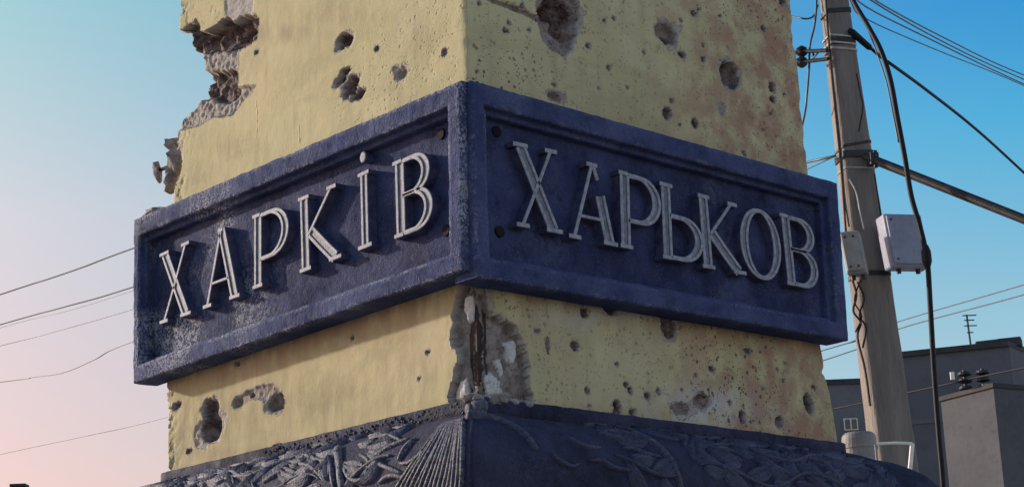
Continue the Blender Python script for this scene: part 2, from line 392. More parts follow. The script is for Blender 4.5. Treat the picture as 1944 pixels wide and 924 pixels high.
def patch(face, poly, dd, rough=.3, rawness=0.0, whiteness=0.0, ragged=.006, absolute=False, lift=None):
    pts = np.array([uv(face, plane_pt(face, *q)) for q in poly]); U, _ = face_uv(face)
    lo, hi = pts.min(0)-.02, pts.max(0)+.02
    ok = (U > lo[0]) & (U < hi[0]) & (Z > lo[1]) & (Z < hi[1]) & ((K <= 1) if face == 'L' else ((K == 2) | (K == 3)))
    if not ok.any(): return
    q = P[ok]; a = U[ok]+ragged*3*fbm(q, 45, 3, 2.2); b = Z[ok]+ragged*3*fbm(q, 45, 3, 9.4)
    ins = np.zeros(len(a), bool); n = len(pts)
    for i in range(n):
        (x1, y1), (x2, y2) = pts[i], pts[(i+1) % n]
        with np.errstate(divide='ignore', invalid='ignore'):
            c = ((y1 > b) != (y2 > b)) & (a < (x2-x1)*(b-y1)/(y2-y1)+x1)
        ins ^= c
    nz = fbm(q, 26, 4, 4.4); dnew = dd*(1+rough*2.2*nz)
    d0 = depth[ok]
    if lift: d0[ins] = lift+.006*nz[ins]
    else: d0[ins] = np.maximum(d0[ins]*.3, 0)+dnew[ins] if absolute else np.maximum(d0[ins], dnew[ins])
    depth[ok] = d0
    for arr, v in ((bare, 1.0), (raw, rawness), (white, whiteness)):
        t = arr[ok]; t[ins] = v; arr[ok] = t

# left face, above the sign
patch('L', [(424, -10), (482, -10), (479, 42), (430, 46)], .004, .2, 0, .12, .003)
crater('L', 322, 172, 64, 78, .30, .30, 0, .5)
patch('L', [(330, 84), (452, 92), (450, 166), (486, 162), (466, 186), (442, 218), (402, 223), (375, 238), (330, 250)], .016, .15, .0, .0, .003)
patch('L', [(372, 136), (446, 131), (449, 178), (428, 196), (372, 184)], .045, .75, 1.0)
patch('L', [(325, 76), (345, 58), (372, 36), (384, 62), (405, 50), (424, 33), (440, 46), (468, 27), (491, 34), (487, 74), (455, 93), (400, 97), (376, 102), (358, 134), (325, 134)], .055, .75, 1.0)
crater('L', 440, 64, 28, 14, .09); crater('L', 478, 38, 9, 9, .04)
crater('L', 325, 318, 16, 42, .10, .4, 0, .8)
crater('L', 652, 77, 14, 15, .045, .35); crater('L', 760, 137, 12, 14, .016, .3, 0, .4)
crater('L', 649, 145, 14, 10, .028, .5, -.5); crater('L', 664, 163, 17, 17, .045, .5, -.5); crater('L', 680, 178, 14, 11, .03, .5)
crater('L', 486, 99, 4, 4, .015); crater('L', 842, 100, 5, 7, .01); crater('L', 715, 93, 4, 5, .01)
# left face, below the sign
crater('L', 398, 780, 15, 24, .045, .18); crater('L', 399, 812, 20, 27, .05, .18)
patch('L', [(440, 768), (447, 752), (470, 742), (495, 730), (515, 728), (532, 742), (540, 765), (534, 782), (518, 782), (505, 760), (490, 754), (470, 758), (455, 772)], .009, .4, .25, 0, .003)
crater('L', 521, 762, 16, 18, .035, .3, 0, .6); crater('L', 450, 764, 8, 9, .02, .4, 0, .5); crater('L', 475, 750, 6, 6, .02)
crater('L', 335, 770, 9, 8, .03, .5); crater('L', 358, 855, 6, 6, .008); crater('L', 525, 848, 11, 6, .01, .5)
for (x, y, r) in ((668, 641, 3.2), (811, 668, 3.4), (450, 690, 5), (795, 717, 3)):
    crater('L', x, y, r, r*1.1, .012, .4)
# the torn front corner under the signs
crater('L', 905, 650, 30, 130, .045, .3, 0, .6); crater('R', 905, 650, 30, 130, .045, .3, 0, .6)
patch('L', [(905, 535), (872, 545), (862, 585), (855, 625), (857, 655), (868, 660), (866, 690), (858, 720), (852, 765), (905, 770)], .024, .7, .45, ragged=.011)
patch('R', [(890, 545), (925, 588), (950, 598), (975, 612), (990, 632), (1000, 670), (1003, 712), (1009, 785), (890, 785)], .028, .8, .45, ragged=.011)
patch('L', [(874, 562), (893, 555), (892, 606), (880, 610), (872, 590)], .012, .2, 0, .9, .003, lift=.014)
patch('L', [(860, 728), (880, 716), (880, 758), (854, 760)], .012, .2, 0, .8, .003, lift=.012)
patch('R', [(966, 648), (984, 640), (990, 668), (982, 694), (972, 684)], .012, .2, 0, .75, .003, lift=.012)
patch('R', [(948, 682), (962, 676), (964, 700), (957, 716)], .012, .2, 0, .7, .003, lift=.015)
patch('R', [(924, 712), (940, 702), (956, 722), (962, 746), (934, 752)], .012, .2, 0, .8, .003, lift=.018)
# right face, above the sign
patch('R', [(1018, -12), (1096, -12), (1102, 30), (1096, 62), (1088, 92), (1072, 108), (1050, 96), (1030, 72), (1020, 38)], .02, .6, .55, 0, .004)
crater('R', 1064, 22, 34, 30, .10, .45); crater('R', 1072, 55, 22, 20, .05, .45)
crater('R', 1266, 63, 20, 22, .032, .25, 0, .5); crater('R', 1272, 72, 10, 11, .06, .3)
crater('R', 1387, 142, 18, 27, .05, .25, .25, .9); crater('R', 1268, 215, 9, 13, .03); crater('R', 1320, 234, 6, 10, .02)
crater('R', 1466, 165, 6, 10, .03); crater('R', 1467, 188, 5, 6, .02); crater('R', 1487, 5, 7, 8, .03); crater('R', 1056, 184, 13, 10, .025, .5)
crater('R', 1317, 25, 5, 6, .02); crater('R', 1295, 104, 7, 6, .02); crater('R', 1335, 112, 5, 6, .015); crater('R', 1370, 205, 7, 14, .008, .4, 0, .3)
crater('R', 1148, 40, 3, 4, .02); crater('R', 1156, 128, 4, 5, .015); crater('R', 1450, 55, 5, 6, .02)
# right face, below the sign
for a in ((1110, 592, 8, 11, .03), (1161, 584, 12, 11, .025), (1272, 617, 14, 24, .03), (1092, 655, 7, 10, .025), (1040, 655, 4, 17, .006),
          (1172, 771, 7, 15, .03), (1201, 781, 7, 7, .02), (1229, 751, 6, 7, .02), (1333, 760, 15, 15, .02), (1294, 776, 22, 14, .009),
          (1536, 766, 9, 22, .04), (1020, 627, 5, 5, .012), (1410, 790, 7, 14, .025), (1480, 800, 9, 12, .02), (1196, 740, 5, 7, .015),
          (1188, 730, 4, 6, .012), (1250, 742, 4, 6, .012), (1115, 740, 4, 6, .01), (1420, 665, 7, 6, .015), (1352, 700, 6, 6, .012)):
    crater('R', *a, .35, -.35 if a[0] in (1172, 1536) else 0, .9)
# scattered splinter holes
rr = random.Random(5)
for k in range(34):
    if k < 22: x = rr.uniform(905, 1500); y = rr.uniform(0, 150+.28*(x-890)); 
    else: x = rr.uniform(1020, 1570); y = rr.uniform(590+.1*(x-1000), 770+.09*(x-1000))
    r = rr.choice((2.2, 2.6, 3, 3.4, 4.6)); crater('R', x, y, r, r*rr.uniform(.9, 1.5), rr.uniform(.010, .022), 1.0, rr.uniform(-.5, .5), .9)
# soften and crumble the walls of every break, and bare their rims
for _ in range(2):
    av = depth.copy(); av[1:-1] = .25*(depth[2:]+depth[:-2])+.5*depth[1:-1]; av2 = av.copy(); av2[:, 1:-1] = .25*(av[:, 2:]+av[:, :-2])+.5*av[:, 1:-1]
    depth = np.where((bare > .5) & (K < 4), .45*depth+.55*av2, depth)
depth += np.where(bare > .5, np.minimum(.5*depth, .010)*2*fbm(P, 75, 3, 12.1), 0)
gr = np.zeros_like(depth); gr[:, :-1] = np.maximum(gr[:, :-1], depth[:, 1:]-depth[:, :-1]); gr[:, 1:] = np.maximum(gr[:, 1:], depth[:, :-1]-depth[:, 1:])
gr[:-1] = np.maximum(gr[:-1], depth[1:]-depth[:-1]); gr[1:] = np.maximum(gr[1:], depth[:-1]-depth[1:])
rim = (gr > .0035) & (bare < .5); bare[rim] = .85; white[rim] = .30; raw[rim] = .1
def crack(face, pts, w, dd, tone):
    Q = np.array(smooth_path([uv(face, plane_pt(face, *p)) for p in pts], 10)); U, _ = face_uv(face)
    ok = ((K == 1) if face == 'L' else (K == 2)) & (U > Q[:, 0].min()-.03) & (U < Q[:, 0].max()+.03) & (Z > Q[:, 1].min()-.03) & (Z < Q[:, 1].max()+.03)
    a = np.stack([U[ok]+.006*fbm(P[ok], 40, 2, 3), Z[ok]+.010*fbm(P[ok], 40, 2, 6)], -1); dmin = np.full(len(a), 9.0)
    for i in range(len(Q)-1):
        e = Q[i+1]-Q[i]; t = np.clip(((a-Q[i]) @ e)/(e @ e+1e-12), 0, 1); dmin = np.minimum(dmin, np.linalg.norm(a-Q[i]-t[:, None]*e, axis=1))
    m = sm(1-dmin/w); t = depth[ok]; depth[ok] = np.maximum(t, dd*m); t = bare[ok]; bare[ok] = np.maximum(t, tone*(m > .25)); t = raw[ok]; raw[ok] = np.maximum(t, 1.0*(m > .25))
crack('R', [(905, -14), (945, 4), (975, 14), (1000, 24), (1022, 36)], .013, .014, .8)
crack('L', [(487, 192), (488, 225), (487, 262)], .0036, .0012, .35); crack('L', [(567, 240), (568, 276)], .0036, .0012, .35)
# attributes that say where the plaster is stained, paled or peppered
PX = (P-CAM); zc = PX @ CF; sx = 972+F_PX*(PX @ CR)/zc; sy = 462-F_PX*(PX @ CU)/zc
right = (K >= 2)
stain = np.where(right, sm((sx-1180)/260)*.75+.10*sm((sx-950)/100), 0)
stain = np.maximum(stain, np.where(K <= 1, sm((700-np.abs(sy-700)*2.2-sx*0)/900)*.0, 0))
blobs = [(1420, 110, 90, 110, .9), (1330, 40, 90, 60, .6), (1450, 700, 120, 70, .6), (1530, 780, 60, 60, .8)]
for (bx, by, ax, ay, w) in blobs: stain = np.maximum(stain, np.where(right, w*np.exp(-((sx-bx)/ax)**2-((sy-by)/ay)**2), 0))
stainL = np.where((K == 1), .55*np.exp(-((sx-560)/240)**2-((sy-(700-.30*(sx-400)))/38)**2), 0); stain = np.maximum(stain, stainL)
pale = np.where(right, .95*np.exp(-((sx-1330)/85)**2-((sy-775)/38)**2)+.55*np.exp(-((sx-1130)/110)**2-((sy-600)/26)**2), 0)
pock = np.where(right, .30+.7*sm(.5+2.2*fbm(P, 3.2, 2, 6.6)), .0)+np.where(K == 1, .45*sm(2.5*fbm(P, 2.7, 2, 1.6)), 0)
# dirt washed down below the signs and up from the base ledge
zbot = np.where(K <= 1, 2.745, 2.748)
grime_dark = np.where(Z < zbot+.02, np.exp(-np.clip(zbot-Z, 0, 1)/.045)*.85, 0)+np.where(Z < 2.7, .35*np.exp(-np.clip(Z-2.46, 0, 1)/.03), 0)+np.where((Z > 3.2) & right, .35*np.exp(-np.clip(Z-3.25, 0, 1)/.05), 0)+np.where(right, .08, .03)
for (bx, by, ax, ay, w) in ((530, 62, 95, 20, .55), (640, 30, 120, 30, .35), (420, 280, 70, 25, .30), (380, 330, 40, 40, .35), (800, 60, 60, 50, .25), (345, 800, 26, 90, .6), (400, 790, 150, 70, .55), (560, 760, 260, 60, .50), (760, 700, 160, 60, .30), (430, 860, 120, 22, .5), (720, 640, 130, 22, .35), (640, 790, 160, 16, .30)):  # left face: smudges above the sign, broad patches of darker tone below it
    grime_dark = np.maximum(grime_dark, np.where(K == 1, w*np.exp(-((sx-bx)/ax)**2-((sy-by)/ay)**2), 0))
P2 = P+N*depth[..., None]
col = empty('stele_column', (.77, .78, 2.30))
tag(col, 'tall yellow plastered column with torn corners and shell splinter holes', 'column')
shaft = grid_mesh('shaft', P2, M['plaster'], col, wrap=True, attrs=dict(bare=bare, raw=raw, white=white, stain=stain, pale=pale, pock=pock, grime_dark=grime_dark))
# steel angle bared at the corner
aV, aF = join(box_vf((.108, .120, 2.84), (.003, 0, 0), (0, .013, 0), (0, 0, .42)), box_vf((.120, .108, 2.84), (.0155, 0, 0), (0, .003, 0), (0, 0, .418)))
mesh('corner_angle', aV, aF, M['rust'], col)
# loose plaster still hanging at the left edge
def lump(name, c, radii, seed, parent, rough=.4, mat='mortar', sub=3):
    r_ = random.Random(seed); v, f = ico(c, radii, seed, 2, rough); A = np.array(v)
    A += np.array([[r_.uniform(-1, 1)*radii[k]*.30 for k in range(3)] for _ in v]); return mesh(name, list(A), f, M[mat], parent)
def edge_pt(px, py): return atx(px, py, D+.05)
for k, (px, py, rx, rz) in enumerate(((336, 304, .024, .055), (330, 338, .020, .040), (332, 276, .018, .022))):
    lump('hanging_plaster', edge_pt(px, py), (.03, rx, rz), 40+k, col, .6)
v, f = ico((0, 0, 0), (.014, .015, .040), 61, 1, 1.0, Matrix.Rotation(math.radians(-18), 3, 'X')); c = edge_pt(300, 328)
mesh('hanging_plaster', [p+c for p in v], f, M['mortar'], col)
v, f = tube_vf([edge_pt(292, 318), edge_pt(306, 322), edge_pt(330, 312)], .006, 6); mesh('wire_stub', v, f, M['rust'], col)

# ------------------------------------------------------------------ carved base
ZB0 = 2.462                                       # where plaster meets the carving
prof = [(-.03, 0.0), (.014, 0.0), (.017, -.004), (.017, -.040), (.012, -.046)]
for a in np.linspace(8, 92, 22): prof.append((.012+.215*math.sin(math.radians(a)), -.046-.175*(1-math.cos(math.radians(a)))))
prof += [(.224, -.26), (.205, -.31), (.165, -.345), (.11, -.365), (.06, -.37), (.06, -.40)]
prof = np.array(prof)
base = empty('carved_base', (.77, .78, 0))
tag(base, 'dark blue carved moulding with leaf reliefs under the yellow column', 'pedestal')
def loop_pts(o, z, n):
    xa, xb, ya, yb = D-o, 1.487+o, D-o, 1.493+o; t = np.linspace(0, 1, n, endpoint=False)
    # from the back left corner along the left face to the front corner, and on round
    L = [(xa, yb+(ya-yb)*k, z) for k in t]+[(xa+(xb-xa)*k, ya, z) for k in t]+[(xb, ya+(yb-ya)*k, z) for k in t]+[(xb+(xa-xb)*k, yb, z) for k in t]
    return L
V = np.array([loop_pts(o, ZB0+z, 150) for o, z in prof])
dn = np.clip(.004*fbm(V, 14, 3)*2, -.006, .006); ctr = V-np.array([.78, .78, 0]); ctr[..., 2] = 0; ctr /= np.linalg.norm(ctr, axis=-1, keepdims=True)+1e-9
V2 = V+ctr*dn[..., None]; V2[..., 2] += .004*fbm(V, 30, 3, 3.1)
wornb = .15+.40*sm(2*fbm(V, 5, 2)+.3)*(V[..., 0] < D+.0)
grid_mesh('moulding', V2, M['base_blue'], base, wrap=True, attrs=dict(worn=.35*wornb*np.where(V[..., 0] < V[..., 1]-.0, 1, .15)))
bv, bf = box_vf((.785, .787, 1.03), (.76, 0, 0), (0, .76, 0), (0, 0, 1.031)); bevel(mesh('plinth', bv, bf, M['stone'], base), .02)
bv, bf = box_vf((.785, .787, .15), (.95, 0, 0), (0, .95, 0), (0, 0, .15)); bevel(mesh('plinth_step', bv, bf, M['stone'], base), .02)
# surface coordinates: arc length along the profile
PT = prof[4:]; AL = np.concatenate([[0], np.cumsum(np.linalg.norm(np.diff(PT, axis=0), axis=1))])
def prof_at(t):
    o = np.interp(t, AL, PT[:, 0]); z = np.interp(t, AL, PT[:, 1]); e = .004
    do = np.interp(t+e, AL, PT[:, 0])-np.interp(t-e, AL, PT[:, 0]); dz = np.interp(t+e, AL, PT[:, 1])-np.interp(t-e, AL, PT[:, 1])
    l = math.hypot(do, dz)+1e-9; return o, z, -dz/l, do/l      # offset, drop, outward normal (o, z)
def surf(face, u, t, h=0.0):
    o, z, no, nz = prof_at(t); o += h*no; zz = ZB0+z+h*nz
    return np.array([D-o, u, zz]) if face == 'L' else np.array([u, D-o, zz])
def surf_n(face, t):
    _, _, no, nz = prof_at(t); return np.array([-no, 0, nz]) if face == 'L' else np.array([0, -no, nz])
def px_ut(face, px, py):
    prev = None
    for t in np.linspace(.002, AL[-1]-.12, 220):
        o, z, _, _ = prof_at(t); p = atx(px, py, D-o) if face == 'L' else aty(px, py, D-o)
        g = p[2]-(ZB0+z)
        if prev is not None and (prev < 0) != (g < 0): best = ((p[1] if face == 'L' else p[0]), t); return best
        prev = g
    return None
def ridge(name, face, pxs, w, h, mat='relief', parent=base, ut=None, taper=True, n=6, worn=.5):
    q = ut if ut is not None else [px_ut(face, *p) for p in pxs]
    q = [np.array(a) for a in q if a is not None]
    if len(q) < 2: return None
    Q = smooth_path(q, n); V = []; Fc = []; m = len(Q)
    for i, (u, t) in enumerate(Q):
        a, b = Q[max(i-1, 0)], Q[min(i+1, m-1)]
        T = surf(face, b[0], b[1])-surf(face, a[0], a[1]); T /= np.linalg.norm(T)+1e-9; nn = surf_n(face, t); s = np.cross(T, nn)
        k = (.35+.65*math.sin(math.pi*(i+.4)/(m-.2))**.6) if taper else 1; c = surf(face, u, t)
        for x, y in ((-.5, -.006), (-.46, .45*h), (-.22, .92*h), (.22, .92*h), (.46, .45*h), (.5, -.006)): V.append(c+s*w*k*x+nn*y*(k if y > 0 else 1))
    for i in range(m-1):
        for k in range(5): Fc.append((6*i+k, 6*i+6+k, 6*i+7+k, 6*i+1+k))
    Fc += [(0, 1, 2, 3, 4, 5), tuple(6*(m-1)+k for k in (5, 4, 3, 2, 1, 0))]
    return mesh(name, V, Fc, M[mat], parent, smooth=True, attrs=dict(worn=[worn]*len(V)))
def leaf(face, u0, t0, ang, ln, wd, h, worn=.4):
    NA, NB = 11, 9; V = []; ca, sa = math.cos(ang), math.sin(ang)
    for i in range(NA):
        s = i/(NA-1); half = wd*.5*(math.sin(math.pi*min(1, s**.8))**.75)+.0008; bend = .22*ln*math.sin(math.pi*s)*.35
        for j in range(NB):
            v = 2*j/(NB-1)-1; a = s*ln; b = v*half+bend
            rim = .25+.75*abs(v)**2.2; e = (1 if abs(v) < .93 else 0.0)
            hh = h*rim*e*(.4+.6*math.sin(math.pi*s)**.5)+(.7*h if abs(v) < .06 else 0)
            if abs(v) > .93: hh = -.006
            u = u0+ca*a-sa*b; t = t0+sa*a+ca*b; t = min(max(t, .003), AL[-1]-.03)
            V.append(surf(face, u, t, hh))
    Fc = [(i*NB+j, i*NB+j+1, (i+1)*NB+j+1, (i+1)*NB+j) for i in range(NA-1) for j in range(NB-1)]
    if face == 'R': Fc = [q[::-1] for q in Fc]
    return mesh('leaf', V, Fc, M['relief'], base, smooth=True, attrs=dict(worn=[worn]*len(V)))
rl = random.Random(21)
def leaf_rows(face, ua, ub, rows, ln, wd, worn, skip):
    for r, t0 in enumerate(rows):
        u = ua+(.04 if r % 2 else 0)
        while u < ub:
            l = ln*rl.uniform(.8, 1.2)
            if not skip(u, t0): leaf(face, u, t0+rl.uniform(-.008, .008), rl.choice((-.5, .35, .6, -.25))+rl.uniform(-.25, .25), l, wd*rl.uniform(.8, 1.15), rl.uniform(.011, .018), worn)
            u += l*rl.uniform(.80, .98)
bandL = px_ut('L', 646, 882); bandR = px_ut('R', 1258, 857)
def scroll(face, ua, ub, tm, amp, wl_, ph, worn, ln, wd, skip):
    n = int((ub-ua)/.03); ut = [(ua+(ub-ua)*k/n, tm+amp*math.sin(math.tau*(ub-ua)*k/n/wl_+ph)) for k in range(n+1)]
    run_ = []
    for p in ut+[None]:
        if p is None or skip(*p):
            if len(run_) > 3: ridge('vine', face, None, .012, .013, ut=run_, taper=True, n=3, worn=worn)
            run_ = []
        else: run_.append(p)
    u = ua+.03; side = 1
    while u < ub-.05:
        k = math.tau*(u-ua)/wl_+ph; t = tm+amp*math.sin(k); sl = math.atan(amp*math.tau/wl_*math.cos(k))
        if not skip(u+.04, t):
            leaf(face, u, t+side*.006, sl+side*rl.uniform(.45, .75), ln*rl.uniform(.85, 1.15), wd*rl.uniform(.85, 1.15), rl.uniform(.012, .017), worn)
            leaf(face, u+.022, t-side*.006, sl-side*rl.uniform(.35, .6), ln*rl.uniform(.6, .8), wd*rl.uniform(.7, .9), rl.uniform(.010, .014), worn)
        side = -side; u += ln*rl.uniform(.62, .74)
skL = lambda u, t: abs(u-bandL[0]) < .045 or u < .24-.9*(t-.06)
skR = lambda u, t: abs(u-(bandR[0]+.5*(t-.12))) < .05 or u < .33
for tm, ph in ((.075, .3), (.165, 2.4), (.255, 4.4)):
    scroll('L', .16, 1.52, tm, .026, .34, ph, .35, .105, .046, skL); scroll('R', .33, 1.48, tm, .026, .40, ph+1, .08, .125, .054, skR)
for px, w, h in ((((1081, 831), (1095, 842), (1116, 850), (1139, 850)), .010, .008), (((1116, 873), (1138, 874), (1156, 885), (1178, 891), (1203, 893)), .012, .010),
                 (((1045, 857), (1058, 873), (1082, 884), (1098, 879)), .010, .008), (((1132, 817), (1153, 828), (1178, 832), (1190, 828)), .010, .008),
                 (((1181, 851), (1200, 853), (1221, 862), (1252, 867)), .011, .009), (((1437, 878), (1462, 885), (1505, 905)), .012, .009),
                 (((1524, 868), (1555, 878), (1580, 898), (1595, 916)), .014, .010), (((1456, 862), (1481, 868), (1508, 874)), .011, .008), (((1345, 850), (1370, 853), (1394, 858)), .010, .008),
                 (((1330, 870), (1365, 885), (1400, 905)), .012, .009), (((1600, 885), (1640, 892), (1680, 905)), .012, .008)):
    ridge('vine', 'R', px, w*1.15, h*1.5, worn=.1)
ridge('ribbon', 'R', ((888, 790), (928, 792), (962, 803), (993, 823), (1017, 854)), .017, .010, taper=False, worn=.25)
ridge('ribbon', 'R', ((1169, 814), (1200, 822), (1230, 836), (1258, 857), (1277, 885), (1291, 930)), .019, .012, taper=False, worn=.25)
ridge('ribbon', 'L', ((642, 852), (646, 882), (653, 930)), .022, .012, taper=False, worn=.6)
for px in (((629, 880), (632, 900), (637, 928)), ((656, 876), (661, 902), (680, 912), (698, 902), (701, 876), (684, 862)), ((569, 880), (593, 888), (609, 902)),
           ((757, 873), (775, 846), (791, 832)), ((760, 879), (781, 876), (809, 857), (818, 842)), ((714, 863), (748, 846), (781, 832)), ((695, 888), (710, 878), (738, 888), (763, 896)),
           ((501, 916), (522, 902), (544, 892)), ((420, 912), (450, 905), (480, 905)), ((720, 915), (742, 902), (770, 905))):
    ridge('vine', 'L', px, .013, .011, worn=.8)
NS = 15
for k in range(NS):                                # the sheaf of strands that fans out beside the corner
    s = k/(NS-1); j = rl.uniform(-2, 2)
    ridge('strand', 'L', ((846+36*s, 806-9*s), (815+66*s+j, 842-8*s), (782+98*s+j, 885), (748+131*s, 940)), .011, .010, taper=False, worn=.55, n=9)
for k, (dx, dy, dz, r) in enumerate(((-.016, -.016, -.034, .020), (-.010, -.026, -.026, .013), (-.028, -.004, -.034, .014))):   # curled leaf tips that rise over the corner
    v, f = ico((D+dx, D+dy, ZB0+dz), (r, r, r*1.25), 500+k, 3, .12); mesh('leaf_tip', v, f, M['relief'], base, smooth=True, attrs=dict(worn=[.45]*len(v)))
# crust of beads along the narrow fascia on the sunlit side
V = []; Fc = []
for k in range(150):
    u = .10+1.38*k/230+rl.uniform(-.003, .003); z = ZB0-.006-.028*rl.random(); r = rl.uniform(.002, .0042)
    v, f = ico((D-.017, u, z), (r, r, r*1.2), k, 1, .4); n = len(V); V += v; Fc += [tuple(i+n for i in q) for q in f]
tag(mesh('bead_crust', V, Fc, M['relief'], base, attrs=dict(worn=[.12]*len(V))), kind='stuff')
# broken mortar lying on the corner of the base
spots = [(893, 770), (906, 776), (922, 772), (938, 778), (954, 771), (970, 776), (986, 772), (1000, 780), (930, 762), (975, 764), (915, 784), (948, 788)]
for k, (px, py) in enumerate(spots):
    p = aty(px, py, D-.006 if k % 2 else D+.012); r = rl.uniform(.009, .019)
    v, f = ico((p[0], p[1], max(p[2], ZB0-.002)), (r*1.3, r, r*.8), 80+k, 2, .6)
    o = mesh('mortar_chunk', v, f, M['mortar'])
    tag(o, 'small grey mortar crumb on the corner of the carved base below the torn edge', 'rubble', 'mortar crumbs on the carved base')

# ------------------------------------------------------------------ the two city signs
class Sign:
    """plane coordinates a (0..1 along the sign, image left to right) and b (0 bottom .. 1 top), depth e into the wall"""
    def __init__(s, face, TL, TR, BL, BR):
        s.face = face; g = atx if face == 'L' else aty
        s.g = g; s.c = [uv(face, g(*q, 0.0)) for q in (TL, TR, BL, BR)]
    def flat(s, a, b):
        TL, TR, BL, BR = s.c; return (TL*(1-a)+TR*a)*b+(BL*(1-a)+BR*a)*(1-b)
    def to3(s, m, e):                                # plane metres -> space
        return np.array([e, m[0], m[1]]) if s.face == 'L' else np.array([m[0], e, m[1]])
def build_sign(face, quad, label, letters, worn_fn, bar, far, near):
    sg = Sign(face, *quad); root = empty('city_sign', tuple(sg.to3(sg.flat(.5, 0), D)))
    tag(root, label, 'sign', 'city name signs on the column')
    TL, TR, BL, BR = sg.c; Wd = np.linalg.norm(TR-TL); H = np.linalg.norm(TL-BL); REC = .048
    # frame bars: stepped profile swept along each side, mitred, with a rough cast skin
    top = (0, 1), (1, 1); sides = {'t': ((0, 1), (1, 1)), 'b': ((1, 0), (0, 0)), 'l': ((0, 0), (0, 1)), 'r': ((1, 1), (1, 0))}
    for key, (A, B) in sides.items():
        w = bar[key]
        pr = [(0, D+.004), (0, .045), (0, .022), (0, .004), (.004, 0), (.2*w, 0), (.4*w, 0), (.6*w, 0), (.75*w, 0), (.80*w, .004), (.81*w, .012), (.815*w, .022), (.9*w, .0235), (.985*w, .025), (w, .028), (w, .038), (w, REC+.004)]
        L = Wd if key in 'tb' else H; n = max(12, int(L/.010)); rows = []
        for i in range(n+1):
            k = i/n; row = []
            for (x, e) in pr:
                # mitre: inset grows along both neighbours
                if key in 'tb':
                    la, lb = (bar['l'], bar['r']) if key == 't' else (bar['r'], bar['l'])
                    m0 = x/w*la/Wd; m1 = x/w*lb/Wd; kk = m0+(1-m0-m1)*k; a = kk if key == 't' else 1-kk; b = 1-x/H if key == 't' else x/H
                else:
                    lb, lt = bar['b'], bar['t']; m0 = x/w*(lb if key == 'l' else lt)/H; m1 = x/w*(lt if key == 'l' else lb)/H
                    kk = m0+(1-m0-m1)*k; b = kk if key == 'l' else 1-kk; a = x/Wd if key == 'l' else 1-x/Wd
                row.append(sg.to3(sg.flat(a, b), e))
            rows.append(row)
        V = np.array(rows); amp = .0032 if face == 'L' else .0016; nx = fbm(V, 38, 3, 1.7)*2*amp; ny = fbm(V, 44, 3, 7.7)*2*amp; nz = fbm(V, 40, 3, 4.2)*2*amp
        mk = np.ones(V.shape[:2]); mk[:, 0] = 0
        V = V+np.stack([nx, ny, nz], -1)*mk[..., None]
        wv = worn_fn(V); eg = np.zeros(len(pr)); eg[[2, 3, 4, 8, 9]] = (.25, .7, .6, .5, .35)
        wv = np.clip(wv+eg[None]*(.9 if face == 'L' else .35)*sm(.5+2.4*fbm(V, 18, 3, 5.5)), 0, 1)
        grid_mesh('frame_bar', V, M['sign_blue'], root, attrs=dict(worn=wv))
    # plate
    na, nb = int(Wd/.012), int(H/.012); A, B = np.meshgrid(np.linspace(.01, .99, na), np.linspace(.02, .98, nb)); V = np.zeros((nb, na, 3))
    for i in range(nb):
        for j in range(na): V[i, j] = sg.to3(sg.flat(A[i, j], B[i, j]), REC)
    V[..., 0 if face == 'L' else 1] += .004*fbm(V, 12, 3)+.002*fbm(V, 60, 2)
    grid_mesh('plate', V, M['sign_plate'], root, attrs=dict(worn=worn_fn(V)*.8))
    # back slab closes the box against the wall
    q = [sg.flat(a, b) for a, b in ((.004, .012), (.996, .012), (.996, .988), (.004, .988))]
    v = [sg.to3(m, REC+.012) for m in q]+[sg.to3(m, D-.004) for m in q]
    mesh('back_slab', v, [(0, 1, 2, 3), (7, 6, 5, 4), (0, 4, 5, 1), (1, 5, 6, 2), (2, 6, 7, 3), (3, 7, 4, 0)], M['sign_plate'], root)
    # bolts
    for (px, py) in near:
        p = sg.g(px, py, REC-.001); n = np.array([-1.0, 0, 0]) if face == 'L' else np.array([0, -1.0, 0])
        v, f = tube_vf([p-n*.004, p+n*.0035, p+n*.0045, p+n*.001, p-n*.001], [.0150, .0150, .0135, .0105, .004], 16); mesh('bolt', v, f, M['bolt'], root)
    # letters
    E1, E0, EB = .018, .0215, REC+.004               # ridge top, groove floor, foot
    for ch, q in letters:
        pl = [uv(face, sg.g(*c, E1)) for c in q]
        def mp(a, b): return (pl[0]*(1-a)+pl[1]*a)*b+(pl[2]*(1-a)+pl[3]*a)*(1-b)
        RV = []; RF = []; GV = []; GF = []
        def prism(poly_l, poly_r, top_e, Vv, Ff, ch=.0016):
            n0 = len(Vv); m = len(poly_l)
            for l, r in zip(poly_l, poly_r):
                d = (r-l); d = d/(np.linalg.norm(d)+1e-9)
                for pt, e in ((l, EB), (l, top_e+ch), (l+d*ch, top_e), (r-d*ch, top_e), (r, top_e+ch), (r, EB)): Vv.append(sg.to3(pt, e))
            for i in range(m-1):
                for k in range(5): Ff.append((n0+6*i+k, n0+6*i+k+1, n0+6*i+7+k, n0+6*i+6+k))
            Ff.append(tuple(n0+k for k in range(6))); Ff.append(tuple(n0+6*(m-1)+k for k in (5, 4, 3, 2, 1, 0)))
        def offs(pts, d):
            out = []
            for i, p in enumerate(pts):
                t = pts[min(i+1, len(pts)-1)]-pts[max(i-1, 0)]; t = t/(np.linalg.norm(t)+1e-9); n = np.array([-t[1], t[0]])
                out.append(p+n*(d[i] if hasattr(d, '__len__') else d))
            return out
        def thin(pts, w=.0100, e=None): 
            prism(offs(pts, w/2), offs(pts, -w/2), E1+(e or 0), RV, RF)
